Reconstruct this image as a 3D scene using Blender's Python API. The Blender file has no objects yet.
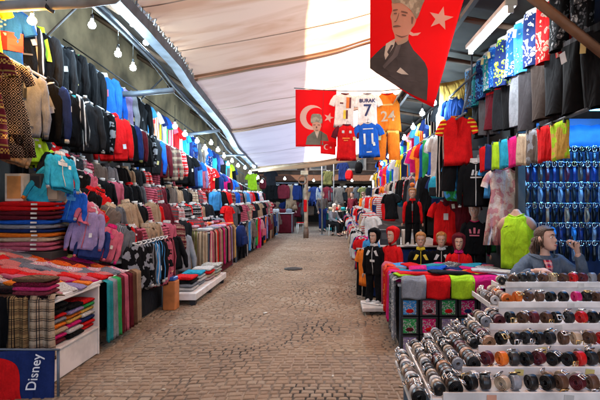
import bpy, bmesh, math, random
from mathutils import Vector, Matrix, Euler, noise
from mathutils.geometry import tessellate_polygon
R = math.radians
PI = math.pi
rnd = random.Random(11)
scene = bpy.context.scene
COL = scene.collection
# ------------------------------------------------------------------ camera, sky, sun, exposure
cam_data = bpy.data.cameras.new('camera')
cam_data.sensor_width = 36; cam_data.lens = 30
cam_data.shift_x = -35/600; cam_data.shift_y = -5/600
cam_data.clip_start = .05; cam_data.clip_end = 500
cam = bpy.data.objects.new('camera', cam_data); COL.objects.link(cam)
cam.location = (0, 0, 1.6); cam.rotation_euler = (R(90), 0, 0)
scene.camera = cam
world = bpy.data.worlds.new('World'); scene.world = world; world.use_nodes = True
wn = world.node_tree.nodes; wl = world.node_tree.links
sky = wn.new('ShaderNodeTexSky'); sky.sky_type = 'NISHITA'; sky.sun_disc = False
sky.sun_elevation = R(56); sky.sun_rotation = R(-100)
bg = wn['Background']; bg.inputs['Strength'].default_value = .15
wl.new(sky.outputs[0], bg.inputs['Color'])
sun_d = bpy.data.lights.new('sun', 'SUN'); sun_d.energy = 2.5; sun_d.angle = R(.5); sun_d.color = (1, .94, .84)
sun = bpy.data.objects.new('sun', sun_d); COL.objects.link(sun)
# sun stands to the left and a little behind the camera
sdir = Vector((-math.cos(R(56))*math.sin(R(100)), -math.cos(R(56))*.17, math.sin(R(56))))
sun.rotation_euler = sdir.to_track_quat('Z', 'Y').to_euler()
scene.view_settings.view_transform = 'Standard'
scene.view_settings.look = 'None'
scene.view_settings.gamma = 1
scene.view_settings.exposure = 2.1
scene.cycles.max_bounces = 7
scene.cycles.diffuse_bounces = 4
scene.cycles.transparent_max_bounces = 6
scene.cycles.sample_clamp_indirect = 6

# ------------------------------------------------------------------ colours
PAL = dict(black=(.004,.004,.005), charcoal=(.014,.015,.018), grey=(.09,.09,.1), silver=(.24,.25,.28), white=(.55,.53,.52),
    cream=(.48,.36,.25), beige=(.32,.21,.13), taupe=(.13,.1,.085), brown=(.10,.045,.025), maroon=(.11,.01,.018), red=(.6,.008,.01),
    pink=(.48,.1,.15), magenta=(.6,.012,.15), orange=(.75,.17,.015), yellow=(.8,.55,.03), lime=(.36,.6,.02), green=(.03,.3,.08),
    teal=(.02,.25,.28), turquoise=(.02,.3,.46), blue=(.012,.09,.45), navy=(.012,.025,.11), purple=(.17,.06,.3), lavender=(.26,.2,.38),
    gold=(.6,.36,.08), olive=(.16,.15,.05), skin=(.55,.3,.2), tan=(.42,.22,.12))
PAL['sky blue'] = (.05,.27,.6)
def C(n): return n if isinstance(n, tuple) else PAL[n]

_mats = {}
def mat(name, color, rough=.6, metal=0, spec=.5, emit=0, noise_amt=.12, nscale=6, bump=0, bscale=40, trans=0, col2=None):
    key = (name, tuple(C(color)), rough, metal, emit, noise_amt, nscale, bump, trans)
    if key in _mats: return _mats[key]
    m = bpy.data.materials.new(name); m.use_nodes = True
    nt = m.node_tree; n = nt.nodes; l = nt.links
    b = n['Principled BSDF']
    b.inputs['Roughness'].default_value = rough; b.inputs['Metallic'].default_value = metal
    b.inputs['Specular IOR Level'].default_value = spec
    c = C(color)
    if emit:
        b.inputs['Base Color'].default_value = (*c, 1)
        b.inputs['Emission Color'].default_value = (*c, 1); b.inputs['Emission Strength'].default_value = emit
    else:
        tc = n.new('ShaderNodeTexCoord'); nz = n.new('ShaderNodeTexNoise'); nz.inputs['Scale'].default_value = nscale
        nz.inputs['Detail'].default_value = 5
        l.new(tc.outputs['Object'], nz.inputs['Vector'])
        mx = n.new('ShaderNodeMix'); mx.data_type = 'RGBA'
        d = col2 and C(col2) or tuple(v*(1-2.2*noise_amt) for v in c); u = tuple(min(1, v*(1+noise_amt)) for v in c)
        mx.inputs[6].default_value = (*d, 1); mx.inputs[7].default_value = (*u, 1)
        mr = n.new('ShaderNodeMapRange'); mr.inputs[1].default_value = .35; mr.inputs[2].default_value = .6
        l.new(nz.outputs[0], mr.inputs[0]); l.new(mr.outputs[0], mx.inputs[0]); l.new(mx.outputs[2], b.inputs['Base Color'])
        if bump:
            n2 = n.new('ShaderNodeTexNoise'); n2.inputs['Scale'].default_value = bscale; n2.inputs['Detail'].default_value = 4
            l.new(tc.outputs['Object'], n2.inputs['Vector'])
            bp = n.new('ShaderNodeBump'); bp.inputs['Strength'].default_value = bump; bp.inputs['Distance'].default_value = .02
            l.new(n2.outputs[0], bp.inputs['Height']); l.new(bp.outputs[0], b.inputs['Normal'])
    _mats[key] = m
    return m

def fab(color, pattern='plain', c2='white', c3=None, sc=1.0):
    """woven cloth: plain, stripes (v/h), plaid, floral, knit, camo, dots"""
    key = ('fab', str(color), pattern, str(c2), str(c3), sc)
    if key in _mats: return _mats[key]
    m = bpy.data.materials.new(('%s_%s_cloth' % (color if isinstance(color, str) else 'dyed', pattern)).replace(' ', '_')); m.use_nodes = True
    nt = m.node_tree; n = nt.nodes; l = nt.links; b = n['Principled BSDF']
    b.inputs['Roughness'].default_value = .9; b.inputs['Specular IOR Level'].default_value = .12
    tc = n.new('ShaderNodeTexCoord')
    A, B2 = C(color), C(c2); D = C(c3) if c3 else A
    def mixc(fac, a, bb):
        x = n.new('ShaderNodeMix'); x.data_type = 'RGBA'
        for i, v in ((6, a), (7, bb)):
            if isinstance(v, tuple): x.inputs[i].default_value = (*v, 1)
            else: l.new(v, x.inputs[i])
        if isinstance(fac, float): x.inputs[0].default_value = fac
        else: l.new(fac, x.inputs[0])
        return x.outputs[2]
    def math_(op, a, v=None):
        x = n.new('ShaderNodeMath'); x.operation = op
        if isinstance(a, (int, float)): x.inputs[0].default_value = a
        else: l.new(a, x.inputs[0])
        if v is not None:
            if isinstance(v, (int, float)): x.inputs[1].default_value = v
            else: l.new(v, x.inputs[1])
        return x.outputs[0]
    sx = n.new('ShaderNodeSeparateXYZ'); l.new(tc.outputs['Object'], sx.inputs[0])
    def band(out, freq, duty, off=0.):
        f = math_('FRACT', math_('ADD', math_('MULTIPLY', out, freq), off + 50))
        return math_('LESS_THAN', f, duty)
    X, Y, Z = sx.outputs
    XY = math_('ADD', X, math_('MULTIPLY', Y, .0))
    if pattern == 'plain': base = A
    elif pattern == 'stripe_v': base = mixc(band(XY, 17*sc, .3), mixc(band(XY, 11*sc, .3, .3), A, tuple(.6*q_ for q_ in D)), B2)
    elif pattern == 'stripe_h': base = mixc(band(Z, 17*sc, .35), mixc(band(Z, 18*sc, .22, .3), A, D), B2)
    elif pattern == 'plaid':
        g = mixc(band(XY, 8*sc, .35), A, tuple(.55*p+.45*q for p, q in zip(A, B2)))
        g = mixc(math_('MULTIPLY', band(Z, 8*sc, .35), .6), g, B2)
        g = mixc(band(XY, 8*sc, .07, .3), g, D); g = mixc(band(XY, 8*sc, .07, .5), g, D)
        base = mixc(band(Z, 8*sc, .07, .4), g, D); base = mixc(band(Z, 8*sc, .07, .6), base, D)
    elif pattern == 'knit':
        vo = n.new('ShaderNodeTexChecker'); vo.inputs['Scale'].default_value = 55*sc; l.new(tc.outputs['Object'], vo.inputs[0])
        b1 = math_('MULTIPLY', band(Z, 7*sc, .35), vo.outputs['Fac'])
        base = mixc(b1, mixc(band(Z, 7*sc, .12, .5), A, tuple(.5*q_ for q_ in B2)), B2)
    elif pattern == 'rosette':
        def tri(o, off=0): return math_('ABSOLUTE', math_('SUBTRACT', math_('FRACT', math_('ADD', math_('MULTIPLY', o, 11*sc), 50+off)), .5))
        s1 = math_('ADD', tri(X), tri(Z)); r1 = math_('GREATER_THAN', math_('SINE', math_('MULTIPLY', s1, 22)), .35)
        base = mixc(r1, A, B2)
    else:
        v = n.new('ShaderNodeTexVoronoi' if pattern in ('floral', 'dots') else 'ShaderNodeTexNoise')
        v.inputs['Scale'].default_value = {'floral': 16, 'dots': 26}.get(pattern, 9)*sc
        if pattern == 'floral':
            wv = n.new('ShaderNodeTexNoise'); wv.inputs['Scale'].default_value = 14*sc; l.new(tc.outputs['Object'], wv.inputs['Vector'])
            mm = n.new('ShaderNodeMixRGB'); mm.inputs[0].default_value = .22
            l.new(tc.outputs['Object'], mm.inputs[1]); l.new(wv.outputs['Color'], mm.inputs[2]); l.new(mm.outputs[0], v.inputs['Vector'])
        else: l.new(tc.outputs['Object'], v.inputs['Vector'])
        d = v.outputs[0]
        if pattern == 'dots': base = mixc(math_('LESS_THAN', d, .28), A, B2)
        elif pattern == 'floral': base = mixc(math_('LESS_THAN', d, .42), A, mixc(math_('LESS_THAN', d, .2), B2, D))
        else: base = mixc(math_('GREATER_THAN', d, .52), mixc(math_('LESS_THAN', d, .43), A, D), B2)
    nz = n.new('ShaderNodeTexNoise'); nz.inputs['Scale'].default_value = 9; nz.inputs['Detail'].default_value = 6
    l.new(tc.outputs['Object'], nz.inputs['Vector'])
    hsv = n.new('ShaderNodeHueSaturation')
    mr = n.new('ShaderNodeMapRange'); mr.inputs[1].default_value = .3; mr.inputs[2].default_value = .7; mr.inputs[3].default_value = .78; mr.inputs[4].default_value = 1.12
    l.new(nz.outputs[0], mr.inputs[0]); l.new(mr.outputs[0], hsv.inputs['Value'])
    if isinstance(base, tuple): hsv.inputs['Color'].default_value = (*base, 1)
    else: l.new(base, hsv.inputs['Color'])
    nh = n.new('ShaderNodeTexNoise'); nh.inputs['Scale'].default_value = 75; nh.inputs['Detail'].default_value = 3; l.new(tc.outputs['Object'], nh.inputs['Vector'])
    mh = n.new('ShaderNodeMapRange'); mh.inputs[1].default_value = .35; mh.inputs[2].default_value = .65; mh.inputs[3].default_value = .91; mh.inputs[4].default_value = 1.08; l.new(nh.outputs[0], mh.inputs[0])
    mv = n.new('ShaderNodeMath'); mv.operation = 'MULTIPLY'; l.new(mr.outputs[0], mv.inputs[0]); l.new(mh.outputs[0], mv.inputs[1]); l.new(mv.outputs[0], hsv.inputs['Value'])
    l.new(hsv.outputs[0], b.inputs['Base Color'])
    n2 = n.new('ShaderNodeTexNoise'); n2.inputs['Scale'].default_value = 6.5; n2.inputs['Detail'].default_value = 2.5; n2.inputs['Distortion'].default_value = .8
    mp = n.new('ShaderNodeMapping'); mp.inputs['Scale'].default_value = (1.6, 1, .55)
    l.new(tc.outputs['Object'], mp.inputs[0]); l.new(mp.outputs[0], n2.inputs['Vector'])
    bp = n.new('ShaderNodeBump'); bp.inputs['Strength'].default_value = .6; bp.inputs['Distance'].default_value = .06
    l.new(n2.outputs[0], bp.inputs['Height']); l.new(bp.outputs[0], b.inputs['Normal'])
    _mats[key] = m
    return m

# ------------------------------------------------------------------ mesh builder
class MB:
    def __init__(s): s.v = []; s.f = []; s.sm = []
    def add(s, vs, fs, smooth=False):
        o = len(s.v); s.v += [tuple(p) for p in vs]
        for f in fs: s.f.append(tuple(i+o for i in f)); s.sm.append(smooth)
        return s
    def box(s, c, size, rot=None, ch=0.0):
        hx, hy, hz = [d/2 for d in size]; c = Vector(c)
        ch = min(ch, hx*.9, hy*.9, hz*.9)
        M = rot.to_matrix() if isinstance(rot, Euler) else (rot or Matrix.Identity(3))
        if ch <= 0:
            vs = [(sx*hx, sy*hy, sz*hz) for sx in (-1, 1) for sy in (-1, 1) for sz in (-1, 1)]
            fs = [(0,1,3,2),(4,6,7,5),(0,4,5,1),(2,3,7,6),(0,2,6,4),(1,5,7,3)]
            return s.add([c + M @ Vector(p) for p in vs], fs)
        bm = bmesh.new(); bmesh.ops.create_cube(bm, size=1)
        for v in bm.verts: v.co = Vector((v.co.x*2*hx, v.co.y*2*hy, v.co.z*2*hz))
        bmesh.ops.bevel(bm, geom=bm.edges[:], offset=ch, segments=2, affect='EDGES', profile=.5)
        bm.verts.index_update()
        s.add([c + M @ v.co for v in bm.verts], [[v.index for v in f.verts] for f in bm.faces]); bm.free()
        return s
    def loft(s, rings, cap=True, smooth=True):
        n = len(rings[0]); vs = [p for r in rings for p in r]; fs = []
        for i in range(len(rings)-1):
            for j in range(n):
                k = (j+1) % n
                fs.append((i*n+j, i*n+k, (i+1)*n+k, (i+1)*n+j))
        if cap is True or cap == 'start': fs.append(tuple(range(n-1, -1, -1)))
        if cap is True or cap == 'end': fs.append(tuple((len(rings)-1)*n+j for j in range(n)))
        return s.add(vs, fs, smooth)
    def tube(s, pts, r, n=8, cap=True, flat=1.0):
        pts = [Vector(p) for p in pts]; rs = r if isinstance(r, (list, tuple)) else [r]*len(pts)
        rings = []; up = None
        for i, p in enumerate(pts):
            d = (pts[min(i+1, len(pts)-1)] - pts[max(i-1, 0)]).normalized()
            if up is None: up = Vector((0, 0, 1)) if abs(d.z) < .9 else Vector((0, 1, 0))
            a = d.cross(up).normalized(); up = a.cross(d).normalized()
            rings.append([p + (a*math.cos(t) + up*math.sin(t)*flat)*rs[i] for t in [2*PI*j/n for j in range(n)]])
        return s.loft(rings, cap)
    def cyl(s, a, b, r, n=12): return s.tube([a, b], r, n)
    def grid(s, nu, nv, fn, smooth=True):
        vs = [fn(i/(nu), j/(nv)) for j in range(nv+1) for i in range(nu+1)]
        fs = [(j*(nu+1)+i, j*(nu+1)+i+1, (j+1)*(nu+1)+i+1, (j+1)*(nu+1)+i) for j in range(nv) for i in range(nu)]
        return s.add(vs, fs, smooth)
    def slab(s, nu, nv, fn, th):
        """closed thin sheet following fn(u,v) with thickness th along vector th"""
        th = Vector(th); P = [[Vector(fn(i/nu, j/nv)) for i in range(nu+1)] for j in range(nv+1)]
        vs = [p for r in P for p in r] + [p+th for r in P for p in r]; N = (nu+1)*(nv+1); w = nu+1; fs = []
        for j in range(nv):
            for i in range(nu):
                a = j*w+i; fs.append((a, a+1, a+w+1, a+w)); fs.append((a+N, a+w+N, a+w+1+N, a+1+N))
        for j in range(nv):
            a = j*w; fs.append((a, a+w, a+w+N, a+N)); a = j*w+nu; fs.append((a, a+N, a+w+N, a+w))
        for i in range(nu):
            a = i; fs.append((a, a+N, a+1+N, a+1)); a = nv*w+i; fs.append((a, a+1, a+1+N, a+N))
        return s.add(vs, fs, True)
    def ball(s, c, r, n=12, m=8):
        r = r if isinstance(r, (tuple, list)) else (r, r, r)
        rings = []
        for i in range(m+1):
            t = -PI/2 + PI*i/m; t = max(-PI/2+.02, min(PI/2-.02, t))
            rings.append([(c[0]+r[0]*math.cos(t)*math.cos(2*PI*j/n), c[1]+r[1]*math.cos(t)*math.sin(2*PI*j/n), c[2]+r[2]*math.sin(t)) for j in range(n)])
        return s.loft(rings)
    def mesh(s, name):
        me = bpy.data.meshes.new(name); me.from_pydata(s.v, [], s.f); me.validate(clean_customdata=False)
        if len(me.polygons) == len(s.sm): me.polygons.foreach_set('use_smooth', s.sm)
        me.update(); return me
    def build(s, name, m=None, parent=None, loc=(0, 0, 0), rot=(0, 0, 0)):
        return inst(name, s.mesh(name), m, parent, loc, rot)

def inst(name, me, m, parent=None, loc=(0, 0, 0), rot=(0, 0, 0), scale=(1, 1, 1)):
    if not len(me.materials): me.materials.append(None)
    o = bpy.data.objects.new(name, me); COL.objects.link(o)
    o.location = loc; o.rotation_euler = rot; o.scale = scale
    if parent: o.parent = parent
    if m:
        o.material_slots[0].link = 'OBJECT'; o.material_slots[0].material = m
    return o
def empty(name, loc=(0, 0, 0), rot=(0, 0, 0), scale=(1, 1, 1)):
    o = bpy.data.objects.new(name, None); COL.objects.link(o); o.empty_display_size = .1
    o.location = loc; o.rotation_euler = rot if isinstance(rot, (tuple, Euler)) else (0, 0, rot); o.scale = scale
    return o
def struct(o): o['kind'] = 'structure'; return o
def stuff(o, label=None, cat=None):
    o['kind'] = 'stuff'
    if label: o['label'] = label; o['category'] = cat
    return o
THINGS = []
def tag(o, desc, where, cat, group=None, key=None):
    """desc = how it looks, where = where it stands; ties are told apart at the end by neighbour or order"""
    THINGS.append(dict(o=o, desc=desc, where=where, key=key if key is not None else len(THINGS)))
    o['category'] = cat
    if group: o['group'] = group
    return o
ORD = ['nearest', 'second nearest', 'third nearest', 'fourth nearest', 'fifth nearest', 'sixth nearest', 'seventh nearest', 'eighth nearest', 'ninth nearest', 'tenth nearest']
def ordw(i, order=None):
    w = ['first', 'second', 'third', 'fourth', 'fifth', 'sixth', 'seventh', 'eighth', 'ninth', 'tenth', 'eleventh', 'twelfth', 'thirteenth', 'fourteenth', 'fifteenth',
         'sixteenth', 'seventeenth', 'eighteenth', 'nineteenth', 'twentieth']
    return w[i] if i < 20 else 'twenty-' + w[i-20] if i < 29 else 'number %d' % (i+1)
def finish_labels():
    rows = {}
    for t in THINGS: rows.setdefault(t['where'], []).append(t)
    for wh, ts in rows.items():
        ts.sort(key=lambda t: t['key'])
        by = {}
        for i, t in enumerate(ts):
            t['nb'] = ts[i-1]['desc'] if i else None
            by.setdefault(t['desc'], []).append(t)
        for d, g in by.items():
            if len(g) == 1: g[0]['o']['label'] = '%s %s' % (d, wh); continue
            for i, t in enumerate(g):
                o = 'nearest of its kind' if i == 0 else '%s of its kind from the camera' % ordw(i)
                if i == len(g)-1 and i: o = 'farthest of its kind'
                if '|' in wh: o = ordw(i) + ' such'
                t['o']['label'] = '%s %s, %s' % (d, wh, o)
    for t in THINGS:
        lab = t['o']['label'].replace(' |', '')
        if len(lab.split()) > 16: lab = lab.replace(' of its kind from the camera', '').replace(' of its kind', '')
        for a, b in ((' in the heap on the near left table', ' heaped on near left table'), (' of the clothes table', ' of clothes table'), ('mannequin torso', 'torso'), ('white necked ', ''), (' of the left stalls', ' at left'), ('on the ', 'on '), ('in the ', 'in '), ('behind the ', 'behind '), (' with a ', ' with '), (' the ', ' '), (' a ', ' ')):
            if len(lab.split()) > 16: lab = lab.replace(a, b)
        if len(lab.split()) > 16: print('LONG', lab)
        t['o']['label'] = lab

def text_mesh(txt, size, align='CENTER', bold=0.0):
    cu = bpy.data.curves.new('lettering', 'FONT'); cu.body = txt; cu.size = size; cu.align_x = align; cu.align_y = 'CENTER'
    cu.offset = bold; cu.resolution_u = 3
    o = bpy.data.objects.new('lettering_tmp', cu); COL.objects.link(o)
    dg = bpy.context.evaluated_depsgraph_get(); dg.update()
    me = bpy.data.meshes.new_from_object(o.evaluated_get(dg))
    bpy.data.objects.remove(o); bpy.data.curves.remove(cu)
    return me
def flat_print(name, me_or_poly, m, parent, fn, cuts=0):
    """a printed shape laid over a surface: (x, z) -> fn(x, z) -> 3D point"""
    bm = bmesh.new()
    if isinstance(me_or_poly, bpy.types.Mesh): bm.from_mesh(me_or_poly)
    else:
        polys = me_or_poly if isinstance(me_or_poly[0][0], (tuple, list)) else [me_or_poly]
        for pl in polys:
            vs = [bm.verts.new((p[0], p[1], 0)) for p in pl]
            for tri in tessellate_polygon([[Vector((p[0], p[1], 0)) for p in pl]]):
                try: bm.faces.new([vs[i] for i in tri])
                except ValueError: pass
    if cuts: bmesh.ops.subdivide_edges(bm, edges=bm.edges[:], cuts=cuts, use_grid_fill=True)
    for v in bm.verts: v.co = fn(v.co.x, v.co.y)
    bmesh.ops.recalc_face_normals(bm, faces=bm.faces[:])
    me = bpy.data.meshes.new(name); bm.to_mesh(me); bm.free()
    return inst(name, me, m, parent)

def smooth_poly(P, n=5):
    out = []; N = len(P)
    for i in range(N):
        p0, p1, p2, p3 = P[i-1], P[i], P[(i+1) % N], P[(i+2) % N]
        for k in range(n):
            t = k/n
            out.append(tuple(.5*((2*p1[a])+(-p0[a]+p2[a])*t+(2*p0[a]-5*p1[a]+4*p2[a]-p3[a])*t*t+(-p0[a]+3*p1[a]-3*p2[a]+p3[a])*t**3) for a in (0, 1)))
    return out
def eval_mesh(o, remove=True):
    dg = bpy.context.evaluated_depsgraph_get(); dg.update()
    me = bpy.data.meshes.new_from_object(o.evaluated_get(dg))
    if remove: bpy.data.objects.remove(o)
    return me
def skin(nodes, edges, sub=2, voxel=None, extra=None, name='body'):
    """nodes: [(co, r)], grown with the Skin modifier; node 0 is the root; extra = list of meshes merged in by remesh"""
    me = bpy.data.meshes.new(name); me.from_pydata([n[0] for n in nodes], edges, [])
    o = bpy.data.objects.new(name, me); COL.objects.link(o)
    o.modifiers.new('s', 'SKIN')
    sv = me.skin_vertices[0].data
    for i, nd in enumerate(nodes):
        r = nd[1]; sv[i].radius = (r, r) if not isinstance(r, tuple) else r
        sv[i].use_root = (i == 0)
    sb = o.modifiers.new('d', 'SUBSURF'); sb.levels = sub; sb.render_levels = sub
    me2 = eval_mesh(o)
    if extra or voxel:
        bm = bmesh.new(); bm.from_mesh(me2)
        for e in extra or []: bm.from_mesh(e)
        me3 = bpy.data.meshes.new(name); bm.to_mesh(me3); bm.free()
        o = bpy.data.objects.new(name, me3); COL.objects.link(o)
        rm = o.modifiers.new('r', 'REMESH'); rm.mode = 'VOXEL'; rm.voxel_size = voxel or .006
        smm = o.modifiers.new('m', 'SMOOTH'); smm.factor = .5; smm.iterations = 3
        me2 = eval_mesh(o)
    for p in me2.polygons: p.use_smooth = True
    me2.materials.clear()
    return me2
# ------------------------------------------------------------------ garments (origin at the hook, front towards -Y, hanging down)
def lerp_tab(tab, t):
    for (a, va), (b, vb) in zip(tab, tab[1:]):
        if t <= b:
            k = (t-a)/(b-a) if b > a else 0
            return va + (vb-va)*k
    return tab[-1][1]
PR = {  # height below the neck -> half width
 'tee':    [(0,.08),(.03,.1),(.075,.18),(.13,.2),(.3,.19),(.5,.195),(.7,.21)],
 'hoodie': [(0,.08),(.03,.105),(.08,.185),(.14,.205),(.3,.195),(.45,.2),(.6,.205),(.63,.19),(.66,.19)],
 'tank':   [(0,.1),(.02,.13),(.05,.165),(.12,.17),(.2,.215),(.4,.215),(.7,.235)],
 'dress':  [(0,.09),(.03,.12),(.07,.19),(.14,.2),(.35,.17),(.6,.23),(1.05,.3)],
 'torso':  [(0,.075),(.03,.1),(.07,.2),(.13,.225),(.3,.18),(.42,.17),(.55,.2),(.6,.2)],
}
LEN = {'tee': .7, 'hoodie': .66, 'tank': .7, 'dress': 1.05, 'torso': .6}
def body_fn(shape, dep, seed, fold=1.0):
    tab = PR[shape]; L = LEN[shape]; q = random.Random(seed); s1, s2, s3 = [q.uniform(0, 6) for _ in range(3)]
    def W(h): return lerp_tab(tab, h)
    def D(h): return dep*(.55+.45*min(1, h/.12))*(1+.15*math.sin(h*7+s1))
    def F(x, h):
        a = fold*min(1, h/L)
        return (.019*math.sin(19*x+s1+4*h+.8*math.sin(7*h+s2))*a + .010*math.sin(43*x+s2-6*h)*a + .010*math.sin(15*h+9*x+s3)*a)
    return W, D, F, L
def front_y(bf, x, h):
    W, D, F, L = bf
    w = W(max(0, h)); t = min(.98, abs(x)/w)
    return -D(h)*(1-t**2.6)**(1/2.6) + F(x, h) - .004
_gm = {}
def garment_meshes(kind, seed, fat):
    """dict part -> list of meshes, cached"""
    key = (kind, seed, fat)
    if key in _gm: return _gm[key]
    out = []; dep = .035*fat
    q = random.Random(seed*7+3)
    def torso(shape, neck=True):
        bf = body_fn(shape, dep, seed); W, D, F, L = bf; mb = MB(); rings = []; n = 26
        hs = [0, .015, .03, .05, .075, .1, .14, .2, .27, .34, .42, .5, .58, .62, L]
        hs = sorted(set(h for h in hs if h <= L)) + ([.8, .92, L] if L > .8 else [])
        for h in hs:
            ring = []
            for j in range(n):
                a = 2*PI*j/n; c, s_ = math.cos(a), math.sin(a)
                x = W(h)*math.copysign(abs(c)**(2/2.6), c); y = D(h)*math.copysign(abs(s_)**(2/2.6), s_)
                zz = -h - (.035*(1-abs(x)/.09) if h < .02 and abs(x) < .09 and y < 0 else 0)
                ring.append((x, y+F(x, h), zz))
            rings.append(ring)
        # turn the hem in so that it reads as cloth with an inside
        rings.append([(x*.95, y*.6, z+.03) for x, y, z in rings[-1]])
        mb.loft(rings, cap=False)
        out.append(('front_panel' if 0 else 'garment_body', mb.mesh('garment_body'), 'main'))
        if neck:
            k = MB(); pts = []
            rr = rings[0]; k.tube([Vector(p)+Vector((0, 0, .004)) for p in rr] + [Vector(rr[0])+Vector((0, 0, .004))], .009, 6, False)
            out.append(('collar', k.mesh('collar'), 'trim'))
        return bf
    def sleeve(sgn, long, r0=.062):
        mb = MB(); sw = q.uniform(-.02, .03)
        if long:
            P = [(.14, -.075), (.185, -.105), (.215, -.19), (.232, -.32), (.24+sw, -.46), (.236+sw, -.58), (.234+sw, -.64)]
            rr = [r0*.95, r0*1.02, r0*.92, r0*.8, r0*.72, r0*.6, r0*.42]
        else:
            P = [(.14, -.075), (.19, -.105), (.235, -.17), (.265, -.26)]; rr = [r0*1.0, r0*1.02, r0*.98, r0*.96]
        rings = []
        for i, ((x, z), r_) in enumerate(zip(P, rr)):
            a_ = P[max(0, i-1)]; b_ = P[min(len(P)-1, i+1)]; d = Vector((b_[0]-a_[0], 0, b_[1]-a_[1])).normalized(); nn = Vector((-d.z, 0, d.x))
            w = .012*math.sin(i*2.3+seed)-.012*i/6
            rings.append([Vector((sgn*x, w, z)) + Vector((sgn*nn.x, 0, nn.z))*r_*math.cos(2*PI*j/12) + Vector((0, 1, 0))*max(dep*.85, .022)*math.sin(2*PI*j/12)*(r_/r0) for j in range(12)])
        mb.loft(rings, cap='end' if long else False)
        out.append(('sleeve', mb.mesh('sleeve'), 'sleeve'))
        if long:
            cf = MB(); cf.tube([(sgn*(.235+sw), -.008, -.625), (sgn*(.234+sw), -.008, -.665)], [.027, .026], 10, True, 1)
            out.append(('cuff', cf.mesh('cuff'), 'trim'))
    if kind in ('tee', 'jersey'):
        torso('tee'); sleeve(-1, False); sleeve(1, False)
    elif kind in ('hoodie', 'jacket', 'sweater'):
        bf = torso('hoodie'); sleeve(-1, True); sleeve(1, True)
        if kind == 'hoodie':
            mb = MB(); rings = []
            for i in range(9):
                t = i/8; w = .11*math.sin(PI*(.12+.8*t))**.6; z = .035 - .15*t; y = .02+.05*math.sin(PI*t)
                rings.append([(w*math.cos(2*PI*j/14), y + (.03+.02*fat)*math.sin(PI*(.1+.8*t))*math.sin(2*PI*j/14), z+.03*abs(math.cos(2*PI*j/14))) for j in range(14)])
            mb.loft(rings); out.append(('hood', mb.mesh('hood'), 'main'))
            pk = MB(); pk.grid(8, 5, lambda u, v: ((u-.5)*(.24-.1*(1-v)), front_y(bf, (u-.5)*.24, .4+.15*v)-.008, -.4-.15*v))
            out.append(('pocket', pk.mesh('pocket'), 'main'))
            st = MB()
            for s_ in (-1, 1): st.tube([(s_*.03, front_y(bf, s_*.03, h)-.008, -h) for h in (.05, .1, .16, .2)], .004, 5)
            out.append(('drawstring', st.mesh('drawstring'), 'trim'))
        if kind in ('jacket', 'hoodie'):
            z = MB(); z.tube([(0, front_y(bf, 0, h)-.003, -h) for h in (.045, .1, .2, .3, .4, .5, .58, .64)], .007, 6, True)
            out.append(('zip', z.mesh('zip'), 'trim'))
        if kind == 'jacket':
            c = MB(); c.loft([[((.085+.01*k)*math.cos(2*PI*j/16), .9*dep*math.sin(2*PI*j/16), .05-.06*k) for j in range(16)] for k in range(2)], cap=False)
            out.append(('stand_collar', c.mesh('stand_collar'), 'trim'))
    elif kind == 'tank': torso('tank')
    elif kind == 'dress': torso('dress'); sleeve(-1, False, .055); sleeve(1, False, .055)
    elif kind in ('shorts', 'trousers'):
        L = .46 if kind == 'shorts' else .95; W0 = .19 if kind == 'shorts' else .17
        mb = MB()
        for sgn in (-1, 1):
            rings = []
            for i in range(9):
                h = .03 + (L-.03)*i/8; k = h/L
                cx = sgn*(W0*.5 + .025*k); w = W0*(.52 - (.02 if kind == 'shorts' else .12)*k)
                rings.append([(cx + w*math.cos(2*PI*j/14), (.03+.008*fat)*math.sin(2*PI*j/14) + .012*math.sin(20*cx+9*math.cos(2*PI*j/14)*.3+8*h+seed), -h) for j in range(14)])
            mb.loft(rings, cap=False)
        out.append(('leg_panel', mb.mesh('leg_panel'), 'main'))
        wb = MB(); wb.loft([[(W0*1.02*math.cos(2*PI*j/18), .034*math.sin(2*PI*j/18), z) for j in range(18)] for z in (0, -.045)], cap=False)
        out.append(('waistband', wb.mesh('waistband'), 'trim'))
        dc = MB(); dc.tube([(.0, -.04, -.02), (.012, -.045, -.09)], .004, 5); dc.tube([(.0, -.04, -.02), (-.014, -.045, -.1)], .004, 5)
        out.append(('drawstring', dc.mesh('drawstring'), 'tie'))
    elif kind == 'cloth':   # folded garment or towel hanging flat
        mb = MB()
        mb.slab(8, 10, lambda u, v: ((u-.5)*.24*(1+.04*math.sin(6*v+seed)), .014*math.sin(8*u+seed)*v+.006*math.sin(21*u+seed*2), -v*.36-.008*math.sin(5*u+seed)), (0, -.022, 0))
        out.append(('folded_cloth', mb.mesh('folded_cloth'), 'main'))
        for s_ in (-1, 1): out.append(('clip', MB().box((s_*.085, -.01, .0), (.018, .05, .04), ch=.004).mesh('clip'), 'tie'))
    elif kind == 'backpack':
        mb = MB(); rings = []
        for i in range(11):
            t = i/10; w = .16*(math.sin(PI*(.06+.88*t)))**.35; d = .085*(math.sin(PI*(.05+.9*t)))**.4
            rings.append([(w*math.copysign(abs(math.cos(a))**.7, math.cos(a)), d*math.copysign(abs(math.sin(a))**.7, math.sin(a)), -.06-.4*t) for a in [2*PI*j/16 for j in range(16)]])
        mb.loft(rings); out.append(('bag_body', mb.mesh('bag_body'), 'main'))
        p = MB(); p.box((0, -.09, -.34), (.22, .05, .16), ch=.02); out.append(('front_pocket', p.mesh('front_pocket'), 'sleeve'))
        t = MB(); t.tube([(-.05, 0, -.07), (-.04, 0, -.0), (.04, 0, 0), (.05, 0, -.07)], .009, 6); out.append(('handle', t.mesh('handle'), 'trim'))
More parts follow.
